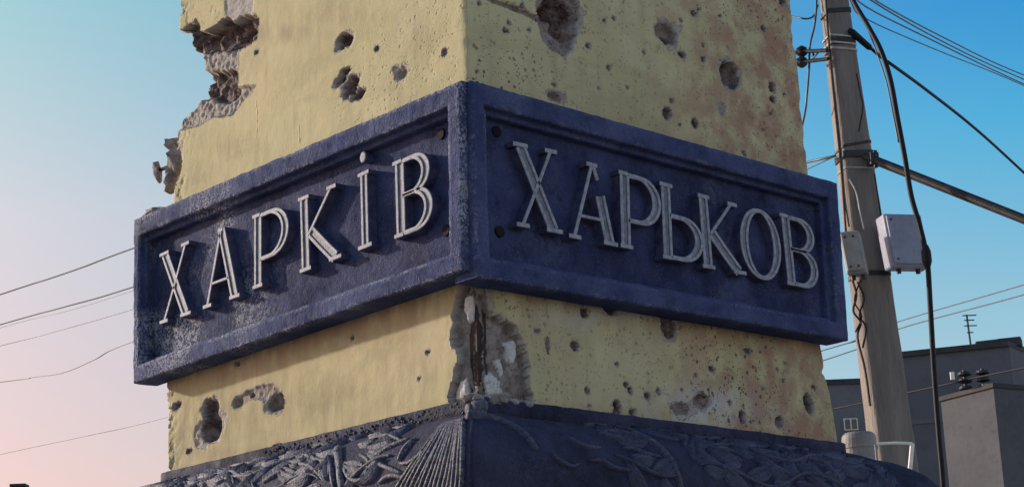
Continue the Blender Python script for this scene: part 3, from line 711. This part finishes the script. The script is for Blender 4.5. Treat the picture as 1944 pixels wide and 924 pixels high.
        def thick(pts, w=.036, r=.0108):
            ws = np.array(w if hasattr(w, '__len__') else [w]*len(pts)); h = np.maximum(ws/2-r/2, .0012)
            A = offs(pts, h); B = offs(pts, -h)
            prism(offs(A, r/2), offs(A, -r/2), E1, RV, RF); prism(offs(B, r/2), offs(B, -r/2), E1+.0006, RV, RF); prism(A, B, E0, GV, GF, .0001)
        def line(a, b, n=10): return [mp(a[0]+(b[0]-a[0])*k/n, a[1]+(b[1]-a[1])*k/n) for k in range(n+1)]
        def serif(a, b, s, w=.012):                  # short foot
            hw = s/np.linalg.norm(mp(1, .5)-mp(0, .5)); thin([mp(a-hw, b), mp(a, b), mp(a+hw, b)], w, -.0008)
        def arc(cx, cy, rx, ry, t0, t1, n=18): return [mp(cx+rx*math.cos(math.radians(t0+(t1-t0)*k/n)), cy+ry*math.sin(math.radians(t0+(t1-t0)*k/n))) for k in range(n+1)]
        def bowl(x0, ytop, ybot, xr, wmax=.034):      # stem side x0, round to xr and back
            ym = (ytop+ybot)/2; ry = (ytop-ybot)/2; xm = x0+(xr-x0)*.35; m = np.linalg.norm(mp(1, .5)-mp(0, .5)); d = wmax/2/m
            pts = [mp(x0, ytop), mp(x0+(xm-x0)*.5, ytop)]+arc(xm, ym, xr-xm-d*.6, ry, 90, -90, 22)+[mp(x0+(xm-x0)*.5, ybot), mp(x0, ybot)]
            n = len(pts); ws = [.0095+(wmax-.0095)*max(0, math.sin(math.pi*(k-1)/(n-3)))**1.3 if 1 <= k <= n-2 else .0095 for k in range(n)]
            thick(pts, ws)
        st = .034/np.linalg.norm(mp(1, .5)-mp(0, .5)); sw = .019
        if ch == 'X':
            thick(line((.20, .97), (.80, .03))); thin(line((.82, .97), (.18, .03)), .0105)
            serif(.19, .98, .026); serif(.83, .98, .022); serif(.17, .02, .022); serif(.81, .02, .028)
        elif ch in 'Aa':
            ax = .5
            thin(line((ax-.02, .96), (.14, .03)), .0115)
            if ch == 'A': thick(line((ax, .98), (.83, .03)))
            else: thick(line((ax+.15, .60), (.83, .03))); thin(line((ax+.02, .96), (ax+.10, .80), 3), .014)
            thin(line((.25, .30), (.70, .30)), .009); serif(.14, .02, .022); serif(.84, .02, .026)
            serif(ax-.02, .98, .020 if ch == 'a' else .012)
        elif ch == 'P':
            x = .08+st/2; thick(line((x, .98), (x, .02))); serif(x, .02, .024); serif(x-.04, .98, .018); bowl(x+st*.3, .965, .37, .99)
        elif ch == 'K':
            x = .07+st/2; thick(line((x, .98), (x, .02))); serif(x, .02, .025); serif(x, .98, .025)
            thin(line((x+st*.4, .45), (.80, .96)), .0105); serif(.84, .975, .021); thick(line((x+st*.75, .50), (.83, .03))); serif(.84, .02, .026)
        elif ch == 'i':
            thick(line((.5, .98), (.5, .02)), .030); serif(.5, .02, .028); serif(.5, .98, .024)
            p = uv(face, sg.g(688, 298, E1)); n0 = len(RV)
            for e, k in ((EB, 1), (E1+.002, 1), (E1, .8)):
                for j in range(14): RV.append(sg.to3(p+np.array([.0135*k*math.cos(j*math.tau/14), .0155*k*math.sin(j*math.tau/14)]), e))
            for l in range(2):
                for j in range(14): RF.append((n0+14*l+j, n0+14*l+(j+1) % 14, n0+14*l+14+(j+1) % 14, n0+14*l+14+j))
            RF.append(tuple(n0+28+j for j in range(14)))
        elif ch == 'B':
            x = .10+st/2; thick(line((x, .98), (x, .02))); bowl(x+st*.3, .97, .52, .93); bowl(x+st*.3, .52, .03, .99); serif(x-.05, .02, .018); serif(x-.05, .98, .018)
        elif ch == 'b':
            x = .10+st/2; thick(line((x, .98), (x, .02))); bowl(x+st*.3, .58, .03, .99); serif(x-.04, .02, .018); serif(x, .98, .025)
        elif ch == 'O':
            n = 40; ctr = [mp(.5+(.5-st*.5)*math.cos(math.tau*k/n), .5+.485*math.sin(math.tau*k/n)) for k in range(n+1)]
            ws = [.011+.024*abs(math.cos(math.tau*k/n))**1.2 for k in range(n+1)]; h = [max(w/2-.0052, .0012) for w in ws]
            def coffs(d):
                out = []
                for i in range(n+1):
                    t = ctr[(i+1) % n]-ctr[(i-1) % n]; t = t/np.linalg.norm(t); out.append(ctr[i]+np.array([-t[1], t[0]])*d[i])
                return out
            A = coffs(h); B = coffs([-k for k in h]); r = .0052
            prism(coffs([k+r for k in h]), coffs([k-r for k in h]), E1, RV, RF); prism(coffs([-k+r for k in h]), coffs([-k-r for k in h]), E1+.0006, RV, RF); prism(A, B, E0, GV, GF, .0001)
        lo = mesh('letter', RV, RF, M['silver'], root); lo.data.materials.append(M['inlay'])
        for pg in lo.data.polygons:
            es = [lo.data.vertices[i].co[0 if face == 'L' else 1] for i in pg.vertices]
            if max(es) > EB-.001: pg.material_index = 1
        if GV: mesh('inlay', GV, GF, M['groove'], lo)
    return root
def wornL(V):
    y = V[..., 1]; a = sm((y-.75)/.55)*.9; n = sm(.5+2.0*fbm(V, 6, 3, 2.9))
    return np.clip(1.2*a*(.20+.80*n)+.10*n+.30*sm(1-y/.08), 0, 1)*(.25+.75*n)
def wornR(V): return .10*sm(.2+2.0*fbm(V, 7, 3, 2.9))
build_sign('L', ((253, 417), (873, 153), (252, 727), (878, 512)), 'blue metal city sign on the sunlit left face, weathered crust at its far end',
           [('X', ((300, 484), (362, 455), (300, 616), (365, 594))), ('A', ((383, 449), (457, 417), (383, 587), (457, 561))), ('P', ((477, 411), (545, 382), (477, 550), (545, 524))),
            ('K', ((564, 378), (641, 346), (567, 519), (650, 486))), ('i', ((674, 334), (705, 319), (676, 477), (710, 463))), ('B', ((742, 311), (816, 277), (746, 454), (819, 427)))],
           wornL, dict(t=.074, b=.066, l=.040, r=.062), [], [(838, 255), (848, 438)])
build_sign('R', ((895, 152), (1590, 347), (908, 525), (1612, 646)), 'dark blue metal city sign on the shaded right face beside the utility pole',
           [('X', ((970, 268), (1061, 287), (977, 427), (1071, 444))), ('a', ((1077, 298), (1172, 322), (1078, 449), (1175, 468))), ('P', ((1171, 322), (1252, 343), (1175, 467), (1256, 484))),
            ('b', ((1247, 343), (1331, 366), (1254, 488), (1335, 503))), ('K', ((1322, 366), (1402, 388), (1332, 506), (1419, 522))), ('O', ((1403, 388), (1479, 408), (1410, 519), (1488, 538))),
            ('B', ((1476, 403), (1547, 421), (1492, 538), (1554, 552)))],
           wornR, dict(t=.072, b=.066, l=.052, r=.062), [], [(942, 250), (948, 440)])
# rubble resting on the far end of the left sign
v, f = ico((0, 0, 0), (.03, .062, .018), 301, 2, .9, Matrix.Rotation(math.radians(6), 3, 'X')); c = atx(293, 384, .03)
c[2] = 3.262+.011; tag(mesh('broken_slab', [p+c for p in v], f, M['mortar']), 'flat grey broken slab lying on top of the left sign at its far end', 'rubble')

# ------------------------------------------------------------------ utility pole
p0 = atd(1583, 0, 9.0); p1 = atd(1627, 390, 9.0); p2 = atd(1689, 822, 9.0)
def pole_c(z):                                     # leaning centre line
    k = (z-p2[2])/(p0[2]-p2[2]); return p2+(p0-p2)*k
pole_w = lambda z: float(np.interp(z, [0, p2[2], p1[2], p0[2], 7.6], [.30, .222, .196, .146, .10]))
upole = empty('utility_pole', tuple(pole_c(0.0)))
tag(upole, 'leaning grey concrete utility pole with wire bindings right of the column', 'utility pole')
vdir = np.array([CF[0], CF[1], 0]); vdir /= np.linalg.norm(vdir); rdir = np.array([vdir[1], -vdir[0], 0])
PA = math.radians(10)                              # the pole's flat face turns so that a strip of its left side shows
pf = -vdir*math.cos(PA)+rdir*math.sin(PA)          # broad face normal
pr_ = np.array([-pf[1], pf[0], 0]); pr_ = pr_ if pr_ @ rdir > 0 else -pr_
rows = []
for z in np.concatenate([[0], np.arange(.5, 7.6, .045), [7.6]]):
    c = pole_c(z); w = pole_w(z); a = w*.43; b = w*.36; ch = w*.06
    sec = [(-a, -b+ch), (-a+ch, -b), (0, -b), (a-ch, -b), (a, -b+ch), (a, 0), (a, b-ch), (a-ch, b), (0, b), (-a+ch, b), (-a, b-ch), (-a, 0)]
    rows.append([c+pr_*x-pf*y for x, y in sec])
V = np.array(rows); V += .006*np.stack([fbm(V, 7, 3, 1), fbm(V, 7, 3, 5), 0*V[..., 0]], -1)
grid_mesh('post', V, M['pole'], upole, wrap=True, smooth=False)
tv = [tuple(x) for x in V[-1]]; mesh('post_top', tv, [tuple(range(12))], M['pole'], upole)
def zof(py): return float(np.interp(py, [-60, 0, 390, 822, 900], [p0[2]+.17, p0[2], p1[2], p2[2], p2[2]-.22]))
def around(py, dz, t, name, mat, slope=0.0):        # a band or binding wire round the post
    z = zof(py); c = pole_c(z); w = pole_w(z); a = w*.43+t*.6; b = w*.36+t*.6; pts = []
    for k in range(25):
        an = math.tau*k/24; x = math.copysign(abs(math.cos(an))**.28, math.cos(an))*a; y = math.copysign(abs(math.sin(an))**.28, math.sin(an))*b
        pts.append(c+pr_*x-pf*y+np.array([0, 0, slope*x]))
    if dz:
        Vv = []; Ff = []
        for q in pts:
            o = q-c; o[2] = 0; o /= np.linalg.norm(o)
            for zz, e in ((-dz, -t), (-dz, t*.6), (dz, t*.6), (dz, -t)): Vv.append(q+np.array([0, 0, zz])+o*e)
        for i in range(24):
            for k in range(3): Ff.append((4*i+k, 4*i+k+1, 4*i+5+k, 4*i+4+k))
        return mesh(name, Vv, Ff, M[mat], upole)
    v, f = tube_vf(pts, t, 6); return mesh(name, v, f, M[mat], upole)
around(28, .012, .007, 'clamp_band', 'steel', .1); around(283, .007, .005, 'clamp_band', 'steel', .2); around(302, .018, .008, 'clamp_band', 'steel', .05)
for py in (78, 92, 103): around(py, 0, .0065, 'binding_wire', 'galv', -.06)
around(328, 0, .004, 'binding_wire', 'galv', 0); around(88, .02, .006, 'clamp_band', 'steel'); around(528, .012, .006, 'clamp_band', 'steel', 0)
def pole_face(px, py, off=.0): return atd(px, py, 8.90-off)
for pts, r, mt in ((((1567, -20), (1572, 60), (1580, 150), (1590, 250), (1598, 330), (1606, 440)), .006, 'cable'), (((1577, 110), (1586, 190), (1597, 290), (1603, 370), (1612, 430)), .005, 'wire'),
               (((1626, 140), (1634, 180), (1638, 205), (1630, 250)), .004, 'cable'), (((1612, 340), (1625, 365), (1632, 400), (1640, 435)), .004, 'galv'),
               (((1618, 530), (1626, 560), (1620, 590), (1634, 612), (1628, 640), (1642, 700), (1652, 770)), .006, 'cable'), (((1628, 535), (1640, 565), (1632, 598), (1644, 622), (1638, 660)), .005, 'cable'),
               (((1634, 530), (1622, 570), (1636, 600), (1624, 630)), .004, 'cable'), (((1660, 330), (1668, 380), (1672, 410)), .004, 'cable')):
    v, f = tube_vf(smooth_path([pole_face(*q) for q in pts], 5), r, 6); mesh('strapped_wire', v, f, M[mt], upole)
# insulator bracket on the left of the pole
z = zof(100); c = pole_c(z)
br0 = pole_face(1570, 96); br1 = atd(1522, 98, 9.0); br2 = atd(1522, 118, 9.0); br3 = pole_face(1572, 112)
for a, b in ((br0, br1), (br3, br2)):
    v, f = tube_vf([a, b], .011, 8); mesh('bracket_arm', v, f, M['steel'], upole)
for q in (br1, br2):
    v, f = tube_vf([q+np.array([0, 0, -.03]), q+np.array([0, 0, -.015]), q, q+np.array([0, 0, .015]), q+np.array([0, 0, .03])], [.012, .030, .016, .030, .010], 10); mesh('insulator', v, f, M['steel'], upole)
v, f = tube_vf([atd(1543, 95, 8.97), atd(1546, 118, 8.97)], .006, 6); mesh('bracket_brace', v, f, M['steel'], upole)
v, f = tube_vf([atd(1560, 92, 8.95), atd(1540, 116, 8.97)], .005, 6); mesh('bracket_brace', v, f, M['galv'], upole)
# steel arm clamped to the pole
a0, a1 = atd(1640, 296, 8.92), atd(2060, 462, 8.4)
v, f = tube_vf([a0, a0+(a1-a0)*.05, a0+(a1-a0)*.055, a1], [.018, .018, .023, .023], 12)
arm = mesh('pipe_arm', v, f, M['steel'], upole)
v, f = tube_vf([atd(1661, 286, 8.88), atd(1663, 318, 8.88)], .011, 8); mesh('clamp_bolt', v, f, M['steel'], upole)
v, f = box_vf(atd(1657, 303, 8.9), pr_*.022, pf*.03, (0, 0, .03)); mesh('arm_clamp', v, f, M['steel'], upole)

def cabinet(name, px_c, w, h, d, dist, yaw, label, mat, extra=None):
    c = atd(*px_c, dist); fn = -vdir*math.cos(yaw)+rdir*math.sin(yaw); rt = np.array([-fn[1], fn[0], 0]); rt = rt if rt @ rdir > 0 else -rt
    tilt = np.array([0, 0, 1.0])+rt*-.10; tilt /= np.linalg.norm(tilt)
    root = empty(name, tuple(c-tilt*h/2)); tag(root, label, 'junction box', 'boxes on the utility pole')
    v, f = box_vf(c, rt*w/2, fn*d/2, tilt*h/2); bevel(mesh('housing', v, f, M[mat], root), .012, 3)
    v, f = box_vf(c+fn*(d/2+.006), rt*(w/2-.010), fn*.008, tilt*(h/2-.012)); bevel(mesh('lid', v, f, M[mat], root), .006, 3)
    for sx_, sy_ in ((1, 1), (1, -1), (-1, 1), (-1, -1)):
        q = c+fn*(d/2+.015)+rt*sx_*(w/2-.03)+tilt*sy_*(h/2-.035); v, f = tube_vf([q-fn*.004, q+fn*.002], .006, 8); mesh('screw', v, f, M['steel'], root)
    for s_ in (-.25, .25):
        q = c-tilt*h/2+rt*w*s_; v, f = tube_vf([q+tilt*.01, q-tilt*.022], .012, 8); mesh('cable_gland', v, f, M['steel'], root)
    return root, c, fn, rt, tilt
cabinet('junction_box', (1714, 461), .205, .275, .11, 8.86, .20, 'large pale grey junction box on the right side of the utility pole', 'boxgrey')
rt_ = cabinet('meter_box', (1621, 482), .100, .225, .09, 8.80, -.35, 'narrow pale box strapped to the front of the utility pole', 'boxpale')

# ------------------------------------------------------------------ cables
def cable(pts, r, label, mat='wire', group=None, n=8, name='overhead_wire', seg=6, cat='wire'):
    v, f = tube_vf(smooth_path(pts, n), r, seg); o = mesh(name, v, f, M[mat], smooth=True); tag(o, label, cat, group); return o
def run(pxd): return [atd(x, y, d) for x, y, d in pxd]
B1, B2, B3 = atd(1522, 98, 9.0), atd(1522, 118, 9.0), atd(1586, 296, 8.9)
cable(run([(-420, 700, 34), (0, 559, 27), (90, 530, 25.6), (160, 506, 24.5), (245, 474, 23.2), (700, 312, 17.5), (1200, 160, 12.2)])+[B1], .010, 'dark wavy wire, highest of those left of the signs', 'cable', 'wires left of the column')
cable(run([(-420, 738, 34), (0, 616, 27), (120, 583, 25), (245, 547, 23.2), (700, 395, 17.5), (1200, 220, 12.2)])+[B2], .009, 'dark straight wire, second highest of those left of the signs', 'cable', 'wires left of the column')
cable(run([(-420, 745, 36), (0, 622, 29), (120, 592, 27), (245, 554, 25), (700, 402, 19), (1200, 230, 12.6)])+[B2], .004, 'thin faint wire just under the second wire left of the signs', 'wire', 'wires left of the column')
cable(run([(-420, 755, 34), (0, 656, 28), (120, 625, 26), (245, 589, 24), (700, 450, 18), (1200, 270, 12.4)])+[B2], .005, 'thin grey wire, fourth down of those left of the signs', 'wire', 'wires left of the column')
cable(run([(-420, 775, 34), (0, 725, 28), (60, 716, 27), (120, 707, 26), (180, 682, 25), (255, 647, 24), (700, 500, 18), (1250, 372, 11.5)])+[B3], .0065, 'thin wire with a kink, fifth down left of the signs', 'wire', 'wires left of the column')
cable(run([(-420, 955, 34), (0, 862, 28), (160, 828, 26), (315, 792, 24), (800, 650, 17), (1300, 430, 11)])+[B3], .0035, 'faintest and lowest wire left of the column', 'wire', 'wires left of the column')
T0 = atd(1600, -60, 9.0)
for k, (pts, r) in enumerate((([(1640, -30, 9.4), (1660, 0, 9.8), (1800, 76, 12), (1944, 143, 14.5), (2200, 240, 19)], .005), ([(1634, -28, 9.4), (1652, 0, 9.8), (1795, 82, 12), (1944, 151, 14.5), (2200, 255, 19)], .005),
                              ([(1620, -20, 9.3), (1642, 12, 9.8), (1760, 72, 11.6), (1944, 160, 14.5), (2200, 272, 19)], .005), ([(1616, 5, 9.2), (1648, 38, 9.8), (1780, 96, 11.8), (1944, 163, 14.5), (2200, 282, 19)], .004))):
    cable([T0]+run(pts), r, ('topmost of the four thin wires fanning from the pole top to the right', 'second of the four thin wires fanning from the pole top', 'third of the four thin wires fanning from the pole top', 'lowest of the four thin wires fanning from the pole top')[k], 'wire', 'thin wires right of the pole')
cable(run([(1612, 56, 8.95), (1640, 80, 9.0), (1672, 108, 9.1), (1700, 128, 9.2), (1760, 172, 9.8), (1850, 243, 11), (1944, 328, 12.3), (2150, 520, 15)]), .009, 'black cable slanting down to the right from the upper pole', 'cable', None, 8, 'service_cable', 6, 'cable')
v, f = tube_vf(run([(1612, 56, 8.95), (1618, 62, 8.95), (1650, 90, 9.02), (1654, 93, 9.03)]), [.010, .019, .017, .010], 10)
tag(mesh('cable_anchor', v, f, M['cable']), 'thick black tension clamp where the slanting cable meets the pole', 'cable clamp')
cable(run([(1604, -60, 8.9), (1617, -5, 8.85), (1648, 50, 8.75), (1672, 95, 8.7), (1690, 150, 8.7), (1704, 225, 8.7), (1718, 300, 8.7), (1730, 372, 8.7), (1746, 428, 8.7), (1760, 492, 8.7), (1766, 580, 8.7), (1773, 700, 8.7), (1782, 820, 8.7), (1792, 940, 8.7), (1815, 1300, 8.7), (1850, 1990, 8.75)]), .0135,
      'thick black cable looping down past the large junction box to the ground', 'cable', None, 6, 'drop_cable', 8, 'cable')
cable(run([(1606, -50, 8.95), (1622, 0, 8.9), (1650, 62, 8.85), (1668, 110, 8.82), (1684, 160, 8.8), (1696, 220, 8.75), (1706, 270, 8.72)]), .0045, 'thin wire hanging beside the thick looping cable', 'wire', None, 6)
v, f = tube_vf(run([(1757, 466, 8.7), (1758, 478, 8.7), (1760, 496, 8.7), (1761, 508, 8.7)]), [.014, .024, .024, .014], 10); tag(mesh('cable_joint', v, f, M['cable']), 'black sleeve on the thick cable at the junction box corner', 'cable clamp')
cable(run([(1548, -60, 9.1), (1550, 0, 9.0), (1547, 45, 9.0), (1538, 85, 9.0), (1536, 130, 9.0), (1532, 180, 9.0), (1526, 225, 9.1), (1500, 330, 9.6)]), .006, 'thin wire dangling between the column edge and the pole', 'wire')
cable(run([(1553, 10, 9.0), (1545, 30, 9.0), (1532, 36, 9.0), (1510, 33, 9.05), (1440, 20, 9.6)]), .005, 'short curled wire above the insulator bracket', 'wire')
cable(run([(250, 1060, 42), (900, 862, 34), (1565, 664, 27.5), (1612, 650, 27), (1700, 612, 26), (1944, 540, 23.5), (2300, 430, 20)]), .009, 'upper of two far wires rising to the right behind the pole', 'wire', 'far wires behind the pole')
cable(run([(250, 1100, 42), (900, 890, 34), (1575, 680, 27.5), (1700, 626, 26), (1944, 559, 23.5), (2300, 455, 20)]), .009, 'lower of two far wires rising to the right behind the pole', 'wire', 'far wires behind the pole')

# ------------------------------------------------------------------ buildings
def prism_block(pts, z0, z1):
    n = len(pts); v = [(p[0], p[1], z0) for p in pts]+[(p[0], p[1], z1) for p in pts]
    f = [(i, (i+1) % n, n+(i+1) % n, n+i) for i in range(n)]+[tuple(range(n, 2*n)), tuple(range(n-1, -1, -1))]; return v, f
Bc = atd(1915, 647, 40.0); zr = Bc[2]
Ac = atz(1712, 668, zr); Ec = atz(1990, 676, zr)
back = (Ac-Bc); back[2] = 0; dl = back/np.linalg.norm(back); nb_ = np.array([-dl[1], dl[0], 0]); nb_ = nb_ if nb_ @ vdir > 0 else -nb_
e2 = (Ec-Bc); e2[2] = 0; e2 /= np.linalg.norm(e2)
foot = [Bc, Ac, Ac+e2*14, Bc+e2*14]
bld = empty('apartment_block', (Bc[0], Bc[1], 0)); tag(bld, 'dark grey flat roofed block rising at the lower right corner', 'building')
v, f = prism_block(foot, 0, zr-.12); mesh('wall', v, f, M['wall'], bld)
cen = sum(foot)/4; v, f = prism_block([cen+(p-cen)*1.012 for p in foot], zr-.12, zr); roof_o = mesh('roof', v, f, M['roof'], bld)
q0, q1 = atz(1850, 655, zr), atz(1894, 650, zr); hq = (q0+q1)/2; ax_ = (q1-q0)/2
v, f = box_vf(hq+nb_*1.2+np.array([0, 0, .05]), ax_, nb_*1.0, (0, 0, .08)); bevel(mesh('roof_hatch', v, f, M['roof'], roof_o), .03)
q = atz(1868, 648, zr)+nb_*1.6; v, f = tube_vf([q, q+np.array([0, 0, .30]), q+np.array([0, 0, .32])], [.06, .06, .12], 10); mesh('vent_pipe', v, f, M['roof'], roof_o)
q = atz(1914, 648, zr)+nb_*.6; v, f = box_vf(q+np.array([0, 0, .06]), dl*.25, nb_*.25, (0, 0, .10)); mesh('chimney', v, f, M['roof'], roof_o)
# shallow horizontal panel joints and a few small openings on the wall facing us
fn_ = -nb_
for zz in (zr-1.6, zr-4.3, zr-7.0):
    m_ = (Ac+Bc)/2; m_ = np.array([m_[0], m_[1], zz]); v, f = box_vf(m_+fn_*.012, (Bc-Ac)*np.array([1, 1, 0])*.497, fn_*.012, (0, 0, .05)); mesh('wall_band', v, f, M['wall2'], bld)
# lower tower block in front of it, with the wire entries on its top
t0, t1 = atd(1784, 742, 33.0), atd(1886, 738, 32.0); zt = (t0[2]+t1[2])/2
tw = empty('substation_tower', ((t0[0]+t1[0])/2, (t0[1]+t1[1])/2, 0)); tag(tw, 'narrow grey tower in front of the block, wire entries on top', 'substation')
dv = (t1-t0); dv[2] = 0; nn_ = np.array([-dv[1], dv[0], 0]); nn_ /= np.linalg.norm(nn_); nn_ = nn_ if nn_ @ vdir > 0 else -nn_
v, f = prism_block([t0, t1, t1+nn_*1.5, t0+nn_*1.5], 0, zt-.08); mesh('wall', v, f, M['wall3'], tw)
cen = (t0+t1)/2+nn_*.75; v, f = prism_block([cen+(p-cen)*1.05 for p in (t0, t1, t1+nn_*1.5, t0+nn_*1.5)], zt-.08, zt); mesh('roof', v, f, M['roof'], tw)
for px in (1810, 1845):
    q = atd(px, 738, 32.6)+nn_*.3; q[2] = zt
    st_ = mesh('insulator_stack', *tube_vf([q, q+np.array([0, 0, .42])], .035, 8), M['steel'], tw)
    for k in range(3):
        a = q+np.array([0, 0, .09+.13*k]); v, f = tube_vf([a-np.array([0, 0, .045]), a-np.array([0, 0, .02]), a+np.array([0, 0, .03]), a+np.array([0, 0, .045])], [.06, .13, .11, .05], 12); mesh('insulator_disc', v, f, M['steel'], st_)
v, f = box_vf(atd(1808, 713, 32.4), rdir*.035, vdir*.02, (0, 0, .07)); mesh('white_insulator', v, f, M['whitepaint'], tw)
v, f = tube_vf([atd(1868, 728, 32.3)-np.array([0, 0, .12]), atd(1868, 728, 32.3)], .045, 8); mesh('white_insulator', v, f, M['boxpale'], tw)
cable(run([(1430, 800, 38), (1580, 776, 35.5), (1690, 752, 34), (1806, 727, 32.35), (1845, 718, 32.2), (1944, 698, 31), (2250, 640, 28)]), .016, 'dark wire crossing in front of the grey blocks', 'cable')
# tv antenna
q = atz(1836, 657, zr)+nb_*1.0; top_ = CAM+ray(1835, 597)*((q-CAM) @ vdir/(ray(1835, 597) @ vdir))
an = empty('tv_antenna', tuple(q)); tag(an, 'thin television aerial on the roof of the grey block', 'antenna')
v, f = tube_vf([q, q+(top_-q)], .025, 6); mesh('mast', v, f, M['steel'], an)
for k, hw in ((.98, .22), (.86, .16), (.72, .2), (.55, .10)):
    c = q+(top_-q)*k; v, f = tube_vf([c-rdir*hw*.45, c+rdir*hw], .014, 6); mesh('element', v, f, M['steel'], an)
# paler low building further left
zl = atd(1600, 720, 52.0)[2]; L0, L1 = atz(1400, 727, zl), atz(1668, 716.5, zl)
lb = empty('pale_building', ((L0[0]+L1[0])/2, (L0[1]+L1[1])/2, 0)); tag(lb, 'pale grey building with dark parapet and small window between column and pole', 'building')
dv = (L1-L0); dv[2] = 0; dvn = dv/np.linalg.norm(dv); nl_ = np.array([-dvn[1], dvn[0], 0]); nl_ = nl_ if nl_ @ vdir > 0 else -nl_
v, f = prism_block([L0, L1, L1+nl_*9, L0+nl_*9], 0, zl-.16); mesh('wall', v, f, M['wall2'], lb)
cen = (L0+L1)/2+nl_*4.5; v, f = prism_block([cen+(p-cen)*1.01 for p in (L0, L1, L1+nl_*9, L0+nl_*9)], zl-.16, zl); mesh('parapet', v, f, M['roof'], lb)
def on_wall(px, py, o, n): d = ray(px, py); return CAM+d*(((o-CAM) @ n)/(d @ n))
c = on_wall(1615, 805, L0, nl_); 
v, f = box_vf(c-nl_*.02, dvn*.20, nl_*.03, (0, 0, .17)); wnd = mesh('window', v, f, M['whitepaint'], lb)
for s_ in (-.095, .095): v, f = box_vf(c-nl_*.055+dvn*s_, dvn*.075, nl_*.008, (0, 0, .145)); mesh('pane', v, f, M['glass'], wnd)
# round grey tank and the white pipe rail low behind the base
tc_ = atd(1632, 850, 8.35); ztk = atd(1632, 821, 8.35)[2]; rt0 = .080
v, f = tube_vf([(tc_[0], tc_[1], 0), (tc_[0], tc_[1], ztk-.03), (tc_[0], tc_[1], ztk-.012), (tc_[0], tc_[1], ztk)], [rt0, rt0, rt0*.95, rt0*.8], 28)
tkr = empty('stub_post', (tc_[0], tc_[1], 0)); tag(tkr, 'short round grey stub post against the left of the utility pole foot', 'post'); bevel(mesh('shell', v, f, M['tank'], tkr), .004)
v, f = tube_vf([(tc_[0], tc_[1], ztk-.075), (tc_[0], tc_[1], ztk-.055)], [rt0+.004, rt0+.004], 28, False); mesh('rim_band', v, f, M['tank'], tkr)
rail = [atd(1664, 842, 8.2), atd(1700, 840, 8.2), atd(1732, 841, 8.2)]; kz = atd(1727, 895, 8.2); ft = kz.copy(); ft[2] = 0; ft2 = rail[0].copy(); ft2[2] = 0
pr0 = empty('pipe_rail', tuple(ft)); tag(pr0, 'thin white pipe frame standing low before the utility pole foot', 'rail')
v, f = tube_vf(rail, .0065, 8); mesh('top_rail', v, f, M['whitepaint'], pr0)
v, f = tube_vf([rail[-1], kz, ft], .010, 8); mesh('upright', v, f, M['whitepaint'], pr0)
v, f = tube_vf([rail[0]+vdir*.02, ft2+vdir*.02], .006, 8); mesh('upright', v, f, M['tank'], pr0)
# far house whose chimney just shows at the lower left corner
hc = atd(37, 919, 45.0); hz = hc[2]; hs = empty('far_house', (hc[0], hc[1], 0)); tag(hs, 'far house whose dark chimney top shows in the lower left corner', 'house')
v, f = box_vf((hc[0], hc[1], (hz-1.2)/2), rdir*4, vdir*3, (0, 0, (hz-1.2)/2)); mesh('wall', v, f, M['wall2'], hs)
rv = [np.array([hc[0], hc[1], 0])+rdir*x+vdir*y+np.array([0, 0, zz]) for x, y, zz in ((-4.3, -3.3, hz-1.3), (4.3, -3.3, hz-1.3), (4.3, 3.3, hz-1.3), (-4.3, 3.3, hz-1.3), (-4.3, 0, hz-.55), (4.3, 0, hz-.55))]
ro = mesh('roof', rv, [(0, 1, 5, 4), (2, 3, 4, 5), (1, 2, 5), (3, 0, 4), (3, 2, 1, 0)], M['roof'], hs)
v, f = join(box_vf((hc[0], hc[1], hz-.45), rdir*.15, vdir*.15, (0, 0, .38)), box_vf((hc[0], hc[1], hz-.035), rdir*.19, vdir*.19, (0, 0, .035))); mesh('chimney', v, f, M['roof'], ro)
